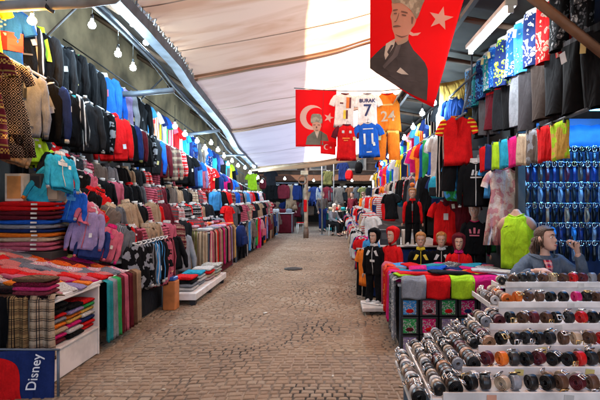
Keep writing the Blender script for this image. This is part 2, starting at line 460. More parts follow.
    if kind in ('tee', 'jersey', 'hoodie', 'jacket', 'sweater', 'tank', 'dress') and fat < 1.8:
        h = MB(); h.tube([(-.17, 0, -.075), (-.1, 0, -.03), (0, 0, .0), (.1, 0, -.03), (.17, 0, -.075)], .007, 6)
        h.tube([(0, 0, 0), (0, 0, .05), (.014, 0, .075), (.03, 0, .06), (.026, 0, .045)], .003, 5)
        out.append(('hanger', h.mesh('hanger'), 'tie'))
    for nm, me, role in out: me.materials.append(None)
    _gm[key] = out
    return out

def garment(kind, name, loc, rz, main, trim=None, sleeve=None, scale=1.0, fat=1.0, pitch=0, roll=0, seed=None, joined=False, mains=None, print_=None):
    """main/trim/sleeve are colour names or (args for fab)"""
    mk = lambda c: fab(*c) if isinstance(c, tuple) and len(c) > 1 and isinstance(c[1], str) else fab(c)
    seed = rnd.randint(1, 4) if seed is None else seed
    M = {'main': mk(main), 'trim': mk(trim or main), 'sleeve': mk(sleeve or main), 'tie': mat('hanger_plastic', 'charcoal', .4)}
    parts = garment_meshes(kind, seed, fat)
    e = empty(name, loc, Euler((pitch+rnd.uniform(-.03, .03), roll+rnd.uniform(-.06, .06), rz)), (scale*rnd.uniform(.92, 1.06), scale, scale*rnd.uniform(.9, 1.1) if loc[2] < 3.6 or loc[1] < 9 else scale))
    if kind in ('tee', 'hoodie', 'jacket', 'sweater', 'jersey', 'shorts') and fat < 2 and rnd.random() < .4 and loc[1] < 14 and loc[0] != .2:
        tg = _gm.setdefault('tag', MB().box((0, 0, 0), (.045, .003, .07)).mesh('price_tag')); sx_ = rnd.choice([-.12, .1, .15]); zz = rnd.uniform(-.5, -.2) if kind != 'shorts' else -.12
        inst('price_tag', tg, mat('ticket_paper', rnd.choice([(.6,.58,.52), (.6,.5,.2), (.55,.56,.6)]), .7), e, (sx_, -.055*fat-.012, zz), (0, rnd.uniform(-.3, .3), 0))
    for nm, me, role in parts:
        if joined and nm in ('drawstring', 'zip', 'pocket', 'cuff'): continue
        inst(nm, me, M[role], e)
    if print_:
        pk, pc = print_[0], print_[1]
        shape = {'tee': 'tee', 'jersey': 'tee', 'hoodie': 'hoodie', 'jacket': 'hoodie', 'sweater': 'hoodie', 'tank': 'tank', 'dress': 'dress'}.get(kind)
        if shape:
            bf = body_fn(shape, .035*fat, seed)
            fn = lambda x, z: (x, front_y(bf, x, -z)-.006, z)
            for item in print_[2:]:
                if item[0] == 'text': flat_print(pk, text_mesh(item[1], item[2], bold=.004), mat('print_ink', item[4] if len(item) > 4 else pc, .6), e, lambda x, z, dz=item[3]: fn(x, z-dz))
                elif item[0] == 'poly': flat_print(pk, item[1], mat('print_ink', item[2] if len(item) > 2 else pc, .6), e, fn, cuts=2)
    return e
def rectp(x0, z0, x1, z1): return [(x0, z0), (x1, z0), (x1, z1), (x0, z1)]
LOGO = lambda c: ('chest_print', c, ('poly', rectp(-.08, -.24, .08, -.17)), ('poly', [(-.05, -.16), (.05, -.16), (0, -.1)]))
SMALL = lambda c: ('chest_print', c, ('poly', rectp(.05, -.18, .11, -.14)))
STRIPES3 = lambda c: ('chest_print', c, ('poly', [[(-.07+.05*k, -.2), (-.035+.05*k, -.2), (-.02+.05*k, -.12-.02*k), (-.05+.05*k, -.12-.02*k)] for k in range(3)]), ('poly', rectp(-.08, -.24, .09, -.22)))

# folded clothes: a soft rounded slab with folded edge lips
_fold = {}
def fold_mesh(seed):
    if seed in _fold: return _fold[seed]
    q = random.Random(seed); a, b, c = [q.uniform(0, 6) for _ in range(3)]; mb = MB(); rings = []
    for i in range(9):
        t = i/8; x = (t-.5)
        k = min(1, (1-abs(2*t-1))*5+.35)**.5
        ring = []
        for j in range(18):
            an = 2*PI*j/18; cc, ss = math.cos(an), math.sin(an)
            y = .5*math.copysign(abs(cc)**.45, cc)*(.96+.04*k) + .018*math.sin(7*x+a)
            z = .5*math.copysign(abs(ss)**.6, ss)*k
            if abs(cc) > .8: y *= (1 - .05*abs(math.cos(z*9+b)))
            z += (.10*math.sin(6*x+4*y+c)*(.5+z)) + .5
            ring.append((x + .02*math.sin(5*y+b), y, z))
        rings.append(ring)
    mb.loft(rings); me = mb.mesh('folded_garment'); me.materials.append(None); _fold[seed] = me
    return me
def folded(name, loc, size, rz, m, tilt=(0, 0)):
    return inst(name, fold_mesh(rnd.randint(1, 6)), m, None, loc, (tilt[0], tilt[1], rz), size)

def scarf(loc, rz, w, L, m, name='scarf', fringe=None, over=.16, seed=1):
    """strip hanging over a rail, front faces -Y"""
    e = empty(name, loc, (0, 0, rz)); mb = MB()
    def fn(u, v):
        x = (u-.5)*w*(1+.06*math.sin(5*v+seed)); y = .019*math.sin(10*u+seed+1.2*v)*(.35+v) + .009*math.sin(23*u+2*seed)
        s = v*(L+over)
        if s < over: return (x, over-s+.01, .012 - .02*((over-s)/over)**2*2)
        return (x, y-.005, -(s-over))
    mb.slab(8, 18, fn, (0, -.008, -.004)); mb.build('scarf_cloth', m, e)
    if fringe:
        f = MB(); nf = int(w/.012)
        for i in range(nf):
            x = -w/2 + w*(i+.5)/nf; f.tube([(x, .0, -L+.01), (x+rnd.uniform(-.004, .004), -.004, -L-.07)], .003, 4)
        f.build('fringe', fringe, e)
    return e

# ------------------------------------------------------------------ heads and people
def head_mesh(neck=True, face=True):
    """head about 0.235 high, chin at z=-.105, face towards -Y, centre at the origin"""
    mb = MB(); rings = []; m, n = 40, 44
    wt = [(0,.012),(.04,.03),(.12,.044),(.25,.056),(.4,.066),(.55,.073),(.7,.0755),(.82,.068),(.92,.046),(.98,.02),(1,.004)]
    ft = [(0,-.066),(.04,-.082),(.12,-.088),(.3,-.086),(.5,-.088),(.65,-.09),(.8,-.08),(.92,-.05),(1,.0)]
    bt = [(0,-.03),(.04,-.015),(.12,.02),(.25,.055),(.4,.078),(.6,.094),(.75,.092),(.87,.072),(.95,.045),(1,.012)]
    for i in range(m+1):
        t = i/m; w = lerp_tab(wt, t); f = lerp_tab(ft, t); b = lerp_tab(bt, t); z = -.112 + .235*t
        cy = (f+b)/2; d = abs(b-f)/2; ring = []
        for j in range(n):
            a = 2*PI*j/n; x = w*math.sin(a); y = cy - d*math.cos(a)
            if face and math.cos(a) > 0:
                g = lambda x0, z0, sx, sz: math.exp(-((x-x0)/sx)**2-((z-z0)/sz)**2)
                y -= .021*g(0, -.028, .010, .013) + .012*g(0, -.01, .009, .024)
                y += .011*(g(.031, .006, .016, .012)+g(-.031, .006, .016, .012))
                y -= .007*g(0, -.064, .022, .007) + .006*g(0, -.076, .018, .006) + .006*g(0, -.103, .018, .012)
                y += .004*g(0, -.07, .02, .003)
                y -= .005*(g(.03, .03, .025, .008)+g(-.03, .03, .025, .008)) + .004*(g(.042, -.03, .015, .018)+g(-.042, -.03, .015, .018))
            ring.append((x, y, z))
        rings.append(ring)
    mb.loft(rings)
    for s_ in (-1, 1):
        mb.ball((s_*.077, .012, -.005), (.010, .02, .032), 10, 8)
    if neck: mb.tube([(0, .025, -.2), (0, .02, -.12), (0, .015, -.05)], [.058, .052, .05], 16)
    me = mb.mesh('head'); return me
def hair_cap(grow=1.09, low=-.02, back=-.09, z_face=.075):
    """hair that leaves the face free"""
    mb = MB(); rings = []
    m, n = 14, 36
    wt = [(0,.012),(.04,.03),(.12,.044),(.25,.056),(.4,.066),(.55,.073),(.7,.0755),(.82,.068),(.92,.046),(.98,.02),(1,.004)]
    ft = [(0,-.066),(.04,-.082),(.12,-.088),(.3,-.086),(.5,-.088),(.65,-.09),(.8,-.08),(.92,-.05),(1,.0)]
    bt = [(0,-.03),(.04,-.015),(.12,.02),(.25,.055),(.4,.078),(.6,.094),(.75,.092),(.87,.072),(.95,.045),(1,.012)]
    def surf(a, t, g=1.0):
        w = lerp_tab(wt, t)*g; f = lerp_tab(ft, t)*g; b = lerp_tab(bt, t)*g
        return Vector((w*math.sin(a), (f+b)/2-abs(b-f)/2*math.cos(a), -.112+.235*t + (.012*(g-1)*8 if t > .5 else 0)))
    for i in range(m+1):
        k = i/m; ring = []
        for j in range(n):
            a = 2*PI*j/n; c = math.cos(a)
            zl = back + (z_face-back)*max(0, min(1, (c+.35)/.9))**1.2
            t0 = (zl+.112)/.235; t = t0 + (1.0-t0)*k
            g = grow*(1+.004*math.sin(9*a+20*t)) if k > 0 else 1.0
            ring.append(surf(a, t, g))
        rings.append(ring)
    mb.loft(rings); return mb
def xf(me, M):
    me = me.copy(); me.transform(M); return me
def face_parts(parent, M, lips='magenta', brow='brown', iris=(.08,.05,.03), small=False):
    """eyes, brows, lips as parts; M places the head"""
    for s_ in (-1, 1):
        e = MB(); e.ball((s_*.031, -.0755, .004), (.0135, .009, .0075), 12, 8); o = e.build('eye', mat('eye_white', (.75,.72,.7), .2), parent); o.data.transform(M)
        p = MB(); p.ball((s_*.031, -.0835, .004), (.0058, .003, .0058), 10, 6); q = p.build('iris', mat('iris', iris, .2), o); q.data.transform(M)
        b = MB(); b.tube([(s_*.014, -.0955, .022), (s_*.03, -.096, .029), (s_*.047, -.083, .024)], [.003, .0042, .002], 6)
        w = b.build('eyebrow', mat('brow_hair', brow, .9), parent); w.data.transform(M)
    l = MB(); l.tube([(-.022, -.086, -.068), (-.01, -.0965, -.0655), (0, -.0965, -.067), (.01, -.0965, -.0655), (.022, -.086, -.068)], [.002, .0045, .004, .0045, .002], 8)
    l.tube([(-.02, -.086, -.071), (0, -.0955, -.076), (.02, -.086, -.071)], [.002, .005, .002], 8)
    o = l.build('lips', mat('lips', (.5,.16,.14), .45), parent); o.data.transform(M)
# ================================================================== THE SETTING
def curve(tab): return lambda y: lerp_tab(tab, y)
# ground sheet and the sett paving
g = MB(); g.grid(40, 60, lambda u, v: (-60+120*u, -30+150*v, -.009)); ground = struct(g.build('ground', mat('joint_earth', (.2,.15,.108), .95, bump=.5, noise_amt=.42, nscale=1.4)))
def sett_material():
    m = bpy.data.materials.new('sett_stone'); m.use_nodes = True; n = m.node_tree.nodes; l = m.node_tree.links; b = n['Principled BSDF']
    geo = n.new('ShaderNodeNewGeometry'); cr = n.new('ShaderNodeValToRGB')
    cr.color_ramp.elements[0].color = (.19,.137,.1,1); cr.color_ramp.elements[1].color = (.44,.34,.25,1)
    e = cr.color_ramp.elements.new(.5); e.color = (.28,.195,.13,1); e = cr.color_ramp.elements.new(.8); e.color = (.33,.26,.19,1)
    tc = n.new('ShaderNodeTexCoord'); nz = n.new('ShaderNodeTexNoise'); nz.inputs['Scale'].default_value = .9; nz.inputs['Detail'].default_value = 6
    l.new(tc.outputs['Object'], nz.inputs['Vector'])
    nf = n.new('ShaderNodeTexNoise'); nf.inputs['Scale'].default_value = 45; nf.inputs['Detail'].default_value = 5; l.new(tc.outputs['Object'], nf.inputs['Vector'])
    a = n.new('ShaderNodeMath'); a.operation = 'MULTIPLY_ADD'; a.inputs[1].default_value = .42; l.new(geo.outputs['Random Per Island'], a.inputs[0])
    a2 = n.new('ShaderNodeMath'); a2.operation = 'MULTIPLY_ADD'; a2.inputs[1].default_value = 1.3; a2.inputs[2].default_value = -.45; l.new(nz.outputs[0], a2.inputs[0])
    a3 = n.new('ShaderNodeMath'); a3.operation = 'MULTIPLY_ADD'; a3.inputs[1].default_value = .5; a3.inputs[2].default_value = -.2; l.new(nf.outputs[0], a3.inputs[0])
    a4 = n.new('ShaderNodeMath'); a4.operation = 'ADD'; l.new(a2.outputs[0], a4.inputs[0]); l.new(a3.outputs[0], a4.inputs[1]); l.new(a4.outputs[0], a.inputs[2])
    l.new(a.outputs[0], cr.inputs[0]); l.new(cr.outputs[0], b.inputs['Base Color'])
    b.inputs['Roughness'].default_value = .8; b.inputs['Specular IOR Level'].default_value = .2
    bp = n.new('ShaderNodeBump'); bp.inputs['Strength'].default_value = .6; bp.inputs['Distance'].default_value = .006; l.new(nf.outputs[0], bp.inputs['Height']); l.new(bp.outputs[0], b.inputs['Normal'])
    return m
q = random.Random(3); mb = MB(); y = 1.2; row = 0
while y < 34:
    dy = .076 + q.uniform(-.014, .014) if y < 14 else .115; x = -4.2 + q.uniform(0, .1)
    while x < 4.4:
        w = (.1 + q.uniform(-.032, .036)) * (1 if y < 14 else 1.35)
        def wy(xx, yy): return yy + .09*math.sin(xx*1.5+yy*.35) + .14*noise.noise(Vector((xx*.8, yy*.5, 0)))
        gp = .0025 + q.random()*.003; zt = q.uniform(-.003, .002) + .006*noise.noise(Vector((x*.7, y*.6, 3))); tx, ty = q.uniform(-.03, .03), q.uniform(-.03, .03)
        x0, x1 = x+gp, x+w-gp; pts = []
        cx, cy = (x0+x1)/2, y+dy/2
        cs = [(x0+q.uniform(0, .008), y+gp+q.uniform(0, .007)), (x1-q.uniform(0, .008), y+gp+q.uniform(0, .007)), (x1-q.uniform(0, .008), y+dy-gp-q.uniform(0, .007)), (x0+q.uniform(0, .008), y+dy-gp-q.uniform(0, .007))]
        for k, (ins, z) in enumerate(((0, -.04), (0, -.006), (.009, 0))):
            for (a, b_) in cs:
                dx_, dy_ = cx-a, cy-b_; L_ = math.hypot(dx_, dy_); f = ins/L_*1.3
                aa, bb = a+dx_*f, b_+dy_*f
                pts.append((aa, wy(aa, bb), z + (zt + tx*(aa-cx) + ty*(bb-cy) if k else 0)))
        mb.add(pts, [(0,1,5,4),(1,2,6,5),(2,3,7,6),(3,0,4,7),(4,5,9,8),(5,6,10,9),(6,7,11,10),(7,4,8,11),(8,9,10,11)], False)
        x += w
    y += dy; row += 1
pav = struct(mb.build('cobbled_street', sett_material()))

e = empty('drain_cover', (-.9, 10.8, .004), (0, 0, .2)); s = MB(); s.cyl((0, 0, 0), (0, 0, .012), .2, 24); s.build('frame', mat('cast_iron', (.05,.04,.035), .7), e)
for k in range(7): s = MB(); s.box((0, -.13+.043*k, .014), (.28*math.cos((k-3)*.38), .02, .006)); s.build('grating_bar', mat('cast_iron', (.05,.04,.035), .7), e)
tag(e, 'small round cast iron drain cover', 'in the middle of the cobbled street', 'drain')
for k in range(26):
    x, y = rnd.uniform(-2.2, .55), rnd.uniform(3.2, 16); s = MB(); s.box((0, 0, .002), (rnd.uniform(.02, .05), rnd.uniform(.012, .035), .003)); c = rnd.choice([(.6,.58,.52), (.35,.25,.15), (.5,.45,.35), (.1,.08,.06)])
    o = s.build('paper_scrap', mat('litter', c, .8), None, (x, y, .006), (rnd.uniform(-.2, .2), rnd.uniform(-.2, .2), rnd.uniform(0, 3))); tag(o, '%s scrap of paper litter' % {.6: 'white', .35: 'brown', .5: 'beige', .1: 'dark'}[c[0]], 'lying on the cobbles', 'litter', 'litter on the cobbles', y)
# --- tall building on the left: unseen top sloped to shade the awning's left side
plaster = mat('old_plaster', (.25,.185,.105), .9, noise_amt=.28, nscale=1.3, bump=.4, bscale=12)
b = empty('plastered_building', (-4.35, 10, 0))
w = MB(); w.add([(x, y, z) for y, h in ((-16, 13.2), (16, 5.5)) for x, z in ((-5, 0), (0, 0), (0, h), (-5, h))], [(0,1,2,3),(7,6,5,4),(1,5,6,2),(0,3,7,4),(3,2,6,7),(0,4,5,1)]); w.build('wall', plaster, b)
for k, yy in enumerate((-4.4, -1.5, 1.6, 4.8, 8.2)):
    f = MB(); f.box((.02, yy, 6.4), (.1, 1.2, 1.5), ch=.01); fo = f.build('window', mat('window_frame_paint', (.4,.38,.33), .6), b)
    p = MB(); p.box((.06, yy, 6.4), (.04, 1.0, 1.3)); p.build('pane', mat('dark_glass', (.03,.035,.04), .1), fo)
co = MB(); co.tube([(.04, -16, 13.15), (.04, 16, 5.45)], .12, 4); co.build('cornice', mat('cornice_paint', (.4,.36,.3), .8), b)
for zz, yy in ((3.6, -4.6), (3.15, -1.2)):
    c2 = MB(); c2.box((.04, yy, zz), (.1, .5, .35), ch=.01); c2.build('fuse_box', mat('grey_enamel', (.25,.25,.24), .5), b)
tag(b, 'olive beige plastered building with stained wall rising', 'behind the left row of stalls', 'building')

# dark lining and shelving boards at the back of the left stalls
e = empty('stall_back_panel', (-4.15, 11.3, 0))
w = MB(); w.box((0, 0, 1.3), (.05, 14.2, 2.6)); w.build('dark_panel', mat('dark_board', (.035,.03,.028), .8), e)
for yy in [-6.5+1.6*k for k in range(9)]:
    u = MB(); u.box((.06, yy, 1.35), (.05, .06, 2.65)); u.build('upright', mat('grey_steel', (.2,.2,.21), .4, .6), e)
tag(e, 'dark boarded stall back with steel uprights', 'running along the left wall', 'panel')

# --- awning over the street: three cloth sheets lapped one over the other, sagging towards the left
LZ = curve([(-5,4.35),(2,4.15),(4,4.1),(6.6,3.98),(8.2,3.9),(8.9,3.78),(12.5,3.45),(14.2,3.12),(18.4,2.78)])
RZ = curve([(-5,5.5),(6,5.15),(8.9,4.95),(12.5,4.5),(18.4,3.5)])
LX = curve([(-5,-2.3),(6.6,-2.45),(9,-2.55),(14,-2.72),(18.4,-2.85)])
def canopy_pt(u, y, dz=0):
    xl = LX(y); x = xl + (2.05-xl)*u; z = LZ(y) + (RZ(y)-LZ(y))*u
    z += -.10*math.sin(PI*u) + .03*noise.noise(Vector((x*1.1, y*.5, 0))) + .012*math.sin(y*6+x*.8+2*noise.noise(Vector((x, y*.3, 5)))) * .6
    return Vector((x, y + .22*u, z+dz))
def canvas_mat(nm, col, stain, tw):
    m = bpy.data.materials.new(nm); m.use_nodes = True; n = m.node_tree.nodes; l = m.node_tree.links; b = n['Principled BSDF']; out = n['Material Output']
    tc = n.new('ShaderNodeTexCoord'); mp = n.new('ShaderNodeMapping'); mp.inputs['Scale'].default_value = (.35, 1.4, .5); l.new(tc.outputs['Object'], mp.inputs[0])
    nz = n.new('ShaderNodeTexNoise'); nz.inputs['Scale'].default_value = 1.6; nz.inputs['Detail'].default_value = 8; nz.inputs['Distortion'].default_value = .6; l.new(mp.outputs[0], nz.inputs['Vector'])
    cr = n.new('ShaderNodeValToRGB'); cr.color_ramp.elements[0].position = .32; cr.color_ramp.elements[0].color = (*stain, 1); cr.color_ramp.elements[1].position = .55; cr.color_ramp.elements[1].color = (*col, 1)
    l.new(nz.outputs[0], cr.inputs[0]); l.new(cr.outputs[0], b.inputs['Base Color']); b.inputs['Roughness'].default_value = .9
    bp = n.new('ShaderNodeBump'); bp.inputs['Strength'].default_value = .35; bp.inputs['Distance'].default_value = .05; l.new(nz.outputs[0], bp.inputs['Height']); l.new(bp.outputs[0], b.inputs['Normal'])
    tr = n.new('ShaderNodeBsdfTranslucent'); l.new(cr.outputs[0], tr.inputs['Color']); mx = n.new('ShaderNodeMixShader'); mx.inputs[0].default_value = tw
    l.new(b.outputs[0], mx.inputs[1]); l.new(tr.outputs[0], mx.inputs[2]); l.new(mx.outputs[0], out.inputs['Surface'])
    return m
cm1 = canvas_mat('peach_canvas', (.97,.56,.33), (.78,.36,.18), .86)
cm2 = canvas_mat('pale_canvas', (.96,.62,.45), (.82,.48,.32), .86)
cm3 = canvas_mat('white_canvas', (.95,.76,.69), (.82,.64,.58), .87)
seam_m = canvas_mat('seam_canvas', (.45,.3,.2), (.3,.2,.13), .3)
for nm, y0, y1, dz, m, seams, desc in (('street_awning', -5, 9.15, 0, cm1, (-3, -1.2, .6, 2.4, 4.2, 6.3, 8.0), 'peach coloured stained canvas awning sheet with brown seams'),
        ('street_awning', 9.0, 13.0, -.07, cm2, (11.1,), 'pale pinkish canvas awning sheet with a single seam'),
        ('street_awning', 12.85, 18.4, -.14, cm3, (15.6,), 'whitish lavender canvas awning sheet with a sagging hem')):
    e = empty(nm, (0, y0, 0)); s = MB(); ny = int((y1-y0)*7)
    s.grid(44, ny, lambda u, v: canopy_pt(u, y0+(y1-y0)*v, dz) - Vector((0, y0, 0))); s.build('canvas', m, e)
    for sy in seams:
        sm_ = MB(); sm_.grid(44, 2, lambda u, v: canopy_pt(u, sy+.035*v, dz-.006) - Vector((0, y0, 0))); sm_.build('seam', seam_m, e)
    for sy, wd in ((y0+.04, .1), (y1-.12, .12)):
        hm = MB(); hm.grid(44, 3, lambda u, v: canopy_pt(u, sy+wd*v, dz-.012-.05*v*(1-v)) - Vector((0, y0, 0))); hm.build('hem', seam_m, e)
    tag(e, desc, 'stretched over the street', 'awning')
# far hem board of the awning
pb = empty('awning_beam', (0, 18.5, 0)); s = MB()
s.tube([canopy_pt(0, 18.45, -.25)-Vector((.25, 18.5, 0)), canopy_pt(1, 18.45, -.2)-Vector((-.3, 18.5, 0))], .07, 8); s.build('pole', mat('pale_wood', (.5,.36,.24), .7), pb)
sk = MB(); sk.slab(30, 2, lambda u, v: canopy_pt(u, 18.45, -.12-.22*v)-Vector((0, 18.5, 0)), (0, .02, 0)); sk.build('valance', canvas_mat('valance_canvas', (.7,.48,.3), (.5,.32,.2), .4), pb)
tag(pb, 'pale wooden cross beam with tan valance', 'at the far end of the awning', 'beam')

# --- steel gutter beam carrying the awning, left
steel = mat('galvanised_steel', (.13,.155,.19), .55, .4, bump=.25, bscale=8)
dsteel = mat('dark_steel', (.025,.025,.03), .6, .3)
e = empty('gutter_beam', (-2.6, 10, 0))
def gb(y, dx=0, dz=0): return Vector((LX(y)-.05+dx+2.6, y-10, LZ(y)-.12+dz))
ys = [2, 4, 6.6, 8.2, 9, 10.5, 12.5, 14.2, 16, 18.3]
s = MB(); s.loft([[gb(y, -.13, .03), gb(y, -.12, -.09), gb(y, .05, -.1), gb(y, .07, .03), gb(y, .05, .03), gb(y, .035, -.075), gb(y, -.1, -.07), gb(y, -.11, .03)] for y in ys], smooth=False); s.build('gutter', steel, e)
s = MB(); s.tube([gb(y, -.3, -.1) for y in ys], .035, 6); s.build('lower_rail', dsteel, e)
s = MB(); s.tube([gb(y, -.42, .06) for y in ys], .03, 6); s.build('upper_rail', dsteel, e)
for k in range(15):
    y = 3+k; s = MB(); s.tube([gb(y, -.3, -.1), gb(y+.5, -.42, .06), gb(y+1, -.3, -.1)], .012, 5); s.build('lattice_brace', dsteel, e)
s = MB()
for k in range(60):
    y = 4+k*.22; s.tube([gb(y, .02, .04), gb(y+.11, .05+rnd.uniform(0, .05), .1+rnd.uniform(0, .07)), gb(y+.22, .02, .04)], .014, 5)
s.build('lacing', mat('pale_rope', (.6,.58,.56), .8), e)
tag(e, 'long galvanised gutter beam with lattice rails', 'holding the left edge of the awning', 'beam')
# dark corrugated roof between wall and gutter
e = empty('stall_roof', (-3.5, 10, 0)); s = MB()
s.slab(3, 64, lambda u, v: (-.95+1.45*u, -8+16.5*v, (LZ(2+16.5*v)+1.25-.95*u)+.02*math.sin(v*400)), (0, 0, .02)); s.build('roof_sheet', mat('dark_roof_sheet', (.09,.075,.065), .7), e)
for k in range(9):
    s = MB(); y = -7+k*2; s.tube([(-.95, y, LZ(10+y)+1.13), (.5, y, LZ(10+y)+.2)], .045, 4); s.build('rafter', mat('old_timber', (.14,.09,.06), .8), e)
tag(e, 'dark corrugated lean-to roof', 'between the left wall and the gutter beam', 'roof')
# pipes and brackets
e = empty('drain_pipe', (-3.2, 5.0, 3.5)); s = MB(); s.tube([(-1.1, .1, -.02), (-.2, 0, -.02), (.7, -.02, .02), (1.0, -.02, .06), (1.12, -.02, .16), (1.14, -.02, .5)], .055, 14); s.build('pipe', mat('grey_pvc', (.38,.37,.36), .4), e)
for xx in (-.5, .35):
    s = MB(); s.tube([(xx, 0, -.09), (xx+.001, .0, .06)], .064, 12); s = MB(); s.box((xx, 0, .0), (.04, .13, .13), ch=.03); s.build('pipe_clamp', dsteel, e)
tag(e, 'thick grey plastic pipe with upturned elbow', 'at the top left near the warm bulb', 'pipe')
for k, (yy, z0, z1) in enumerate(((8.0, 3.2, 3.28), (11.2, 2.95, 3.05), (14.4, 2.72, 2.75))):
    e = empty('bracket_arm', (-3.2, yy, z0)); s = MB(); s.tube([(-1.1, 0, 0), (0, 0, .02), (.62, 0, z1-z0)], .045 - .008*k, 10); s.build('arm_tube', steel, e)
    s = MB(); s.tube([(-1.16, 0, .9), (.1, 0, .03)], .011, 6); s.build('stay_rod', dsteel, e)
    tag(e, 'horizontal galvanised bracket arm with thin stay rod', 'reaching from the left wall to the gutter', 'bracket', 'bracket arms under the gutter', yy)
for (a, b_, k) in (((-4.36, 6.3, 2.9), (-2.95, 6.0, 4.0), 0), ((-4.36, 9.4, 2.7), (-3.0, 8.9, 3.75), 1)):
    s = MB(); s.tube([a, b_], .015, 6); o = s.build('stay_cable', dsteel); tag(o, 'thin black diagonal stay', 'above the upper left clothes rail', 'cable', None, k)

# ================================================================== LIGHTS THAT ARE LIT
def bulb(loc, drop=.35, color=(.75,.88,1), watts=7, estr=28, r=.035, where='under the left gutter', desc='lit cool white bulb', cat='light bulb', group='bulbs strung along the left stalls', light=True):
    e = empty('light_bulb', loc)
    s = MB(); s.tube([(0, 0, .055), (0, 0, .02), (0, 0, 0), (0, 0, -.03), (0, 0, -.055), (0, 0, -.066)], [.014, .018, r*.85, r, r*.75, .008], 12); s.build('glass_bulb', mat('bulb_glow', color, emit=estr), e)
    s = MB(); s.cyl((0, 0, .05), (0, 0, .1), .017, 10); s.build('socket', mat('black_bakelite', (.02,.02,.02), .4), e)
    s = MB(); s.cyl((0, 0, .1), (0, 0, .1+drop), .004, 5); s.build('flex', mat('black_bakelite', (.02,.02,.02), .4), e)
    if light:
        L = bpy.data.lights.new('bulb_light', 'POINT'); L.energy = watts; L.color = color; L.shadow_soft_size = .05
        o = bpy.data.objects.new('bulb_light', L); COL.objects.link(o); o.parent = e; o.location = (0, 0, -.12)
    tag(e, desc, where, cat, group, loc[1])
WARM = (1, .5, .12); COOL = (.62, .86, 1)
bulb((-3.12, 5.15, 3.42), .25, WARM, 12, 40, .045, 'above the nearest left stall', 'lit warm orange bulb', group=None)
for (px, py, Y) in ((92, 23, 6.0), (118, 52, 6.7), (133, 66, 7.2), (133, 22, 7.0), (146, 41, 7.9), (175, 125, 9.1), (197, 140, 10.5), (211, 142, 11.6), (224, 155, 13), (232, 160, 14.2), (245, 167, 16), (258, 177, 18.2)):
    bulb(((px-335)/500*Y, Y, 1.6-(py-195)/500*Y), .2+.1*rnd.random(), COOL, 9 if Y < 9.5 else 10, 40, .044)
for (px, py, Y) in ((185, 133, 9.8), (205, 147, 11.0), (218, 149, 12.3), (228, 163, 13.6), (238, 165, 15.2), (250, 172, 17), (254, 166, 17.6), (262, 181, 19.4)):
    bulb(((px-335)/500*Y, Y, 1.6-(py-195)/500*Y), .15, COOL, 0, 40, .05, light=False)
# cable of the string
pts = [((px-335)/500*Y, Y, 1.6-(py-195)/500*Y+.38) for (px, py, Y) in ((20, -8, 5), (92, 23, 6.0), (133, 66, 7.2), (175, 115, 9.1), (211, 140, 11.6), (232, 158, 14.2), (258, 175, 18.2))]
s = MB(); s.tube(pts, .007, 5); o = s.build('light_cable', mat('black_bakelite', (.02,.02,.02), .4)); tag(o, 'long black cable the cool bulbs hang from', 'under the left gutter', 'cable')

# ================================================================== LEFT STALLS
def zr1(y): return 3.58-.088*(y-5.9)
def zr2(y): return 2.92-.08*(y-5.8)
def rail(pts, r, desc, where, m=None, name='clothes_rail', hooks=None):
    e = empty(name, pts[0]); o = Vector(pts[0]); s = MB(); s.tube([Vector(p)-o for p in pts], r, 8); s.build('bar', m or mat('white_rail', (.6,.6,.62), .35, .3), e)
    for p in hooks or []:
        s = MB(); s.cyl(Vector(p[0])-o, Vector(p[1])-o, .012, 6); s.build('strut', m or steel, e)
    return tag(e, desc, where, 'rail')
rail([(-3.62, 4.6, zr1(4.6)+.06), (-3.62, 20, zr1(20)+.06)], .016, 'upper grey clothes rail', 'along the left wall', steel, hooks=[((-3.62, y, zr1(y)+.06), (-4.34, y, zr1(y)+.12)) for y in (5, 8, 11, 14, 17)])
rail([(-3.4, 4.6, zr2(4.6)+.05), (-3.4, 20, zr2(20)+.05)], .018, 'lower white clothes rail', 'along the left wall', hooks=[((-3.4, y, zr2(y)+.05), (-4.34, y, zr2(y)+.05)) for y in (5.2, 8, 11, 14, 17)])
W1 = 'on the upper left rail'; W2 = 'on the lower left rail'
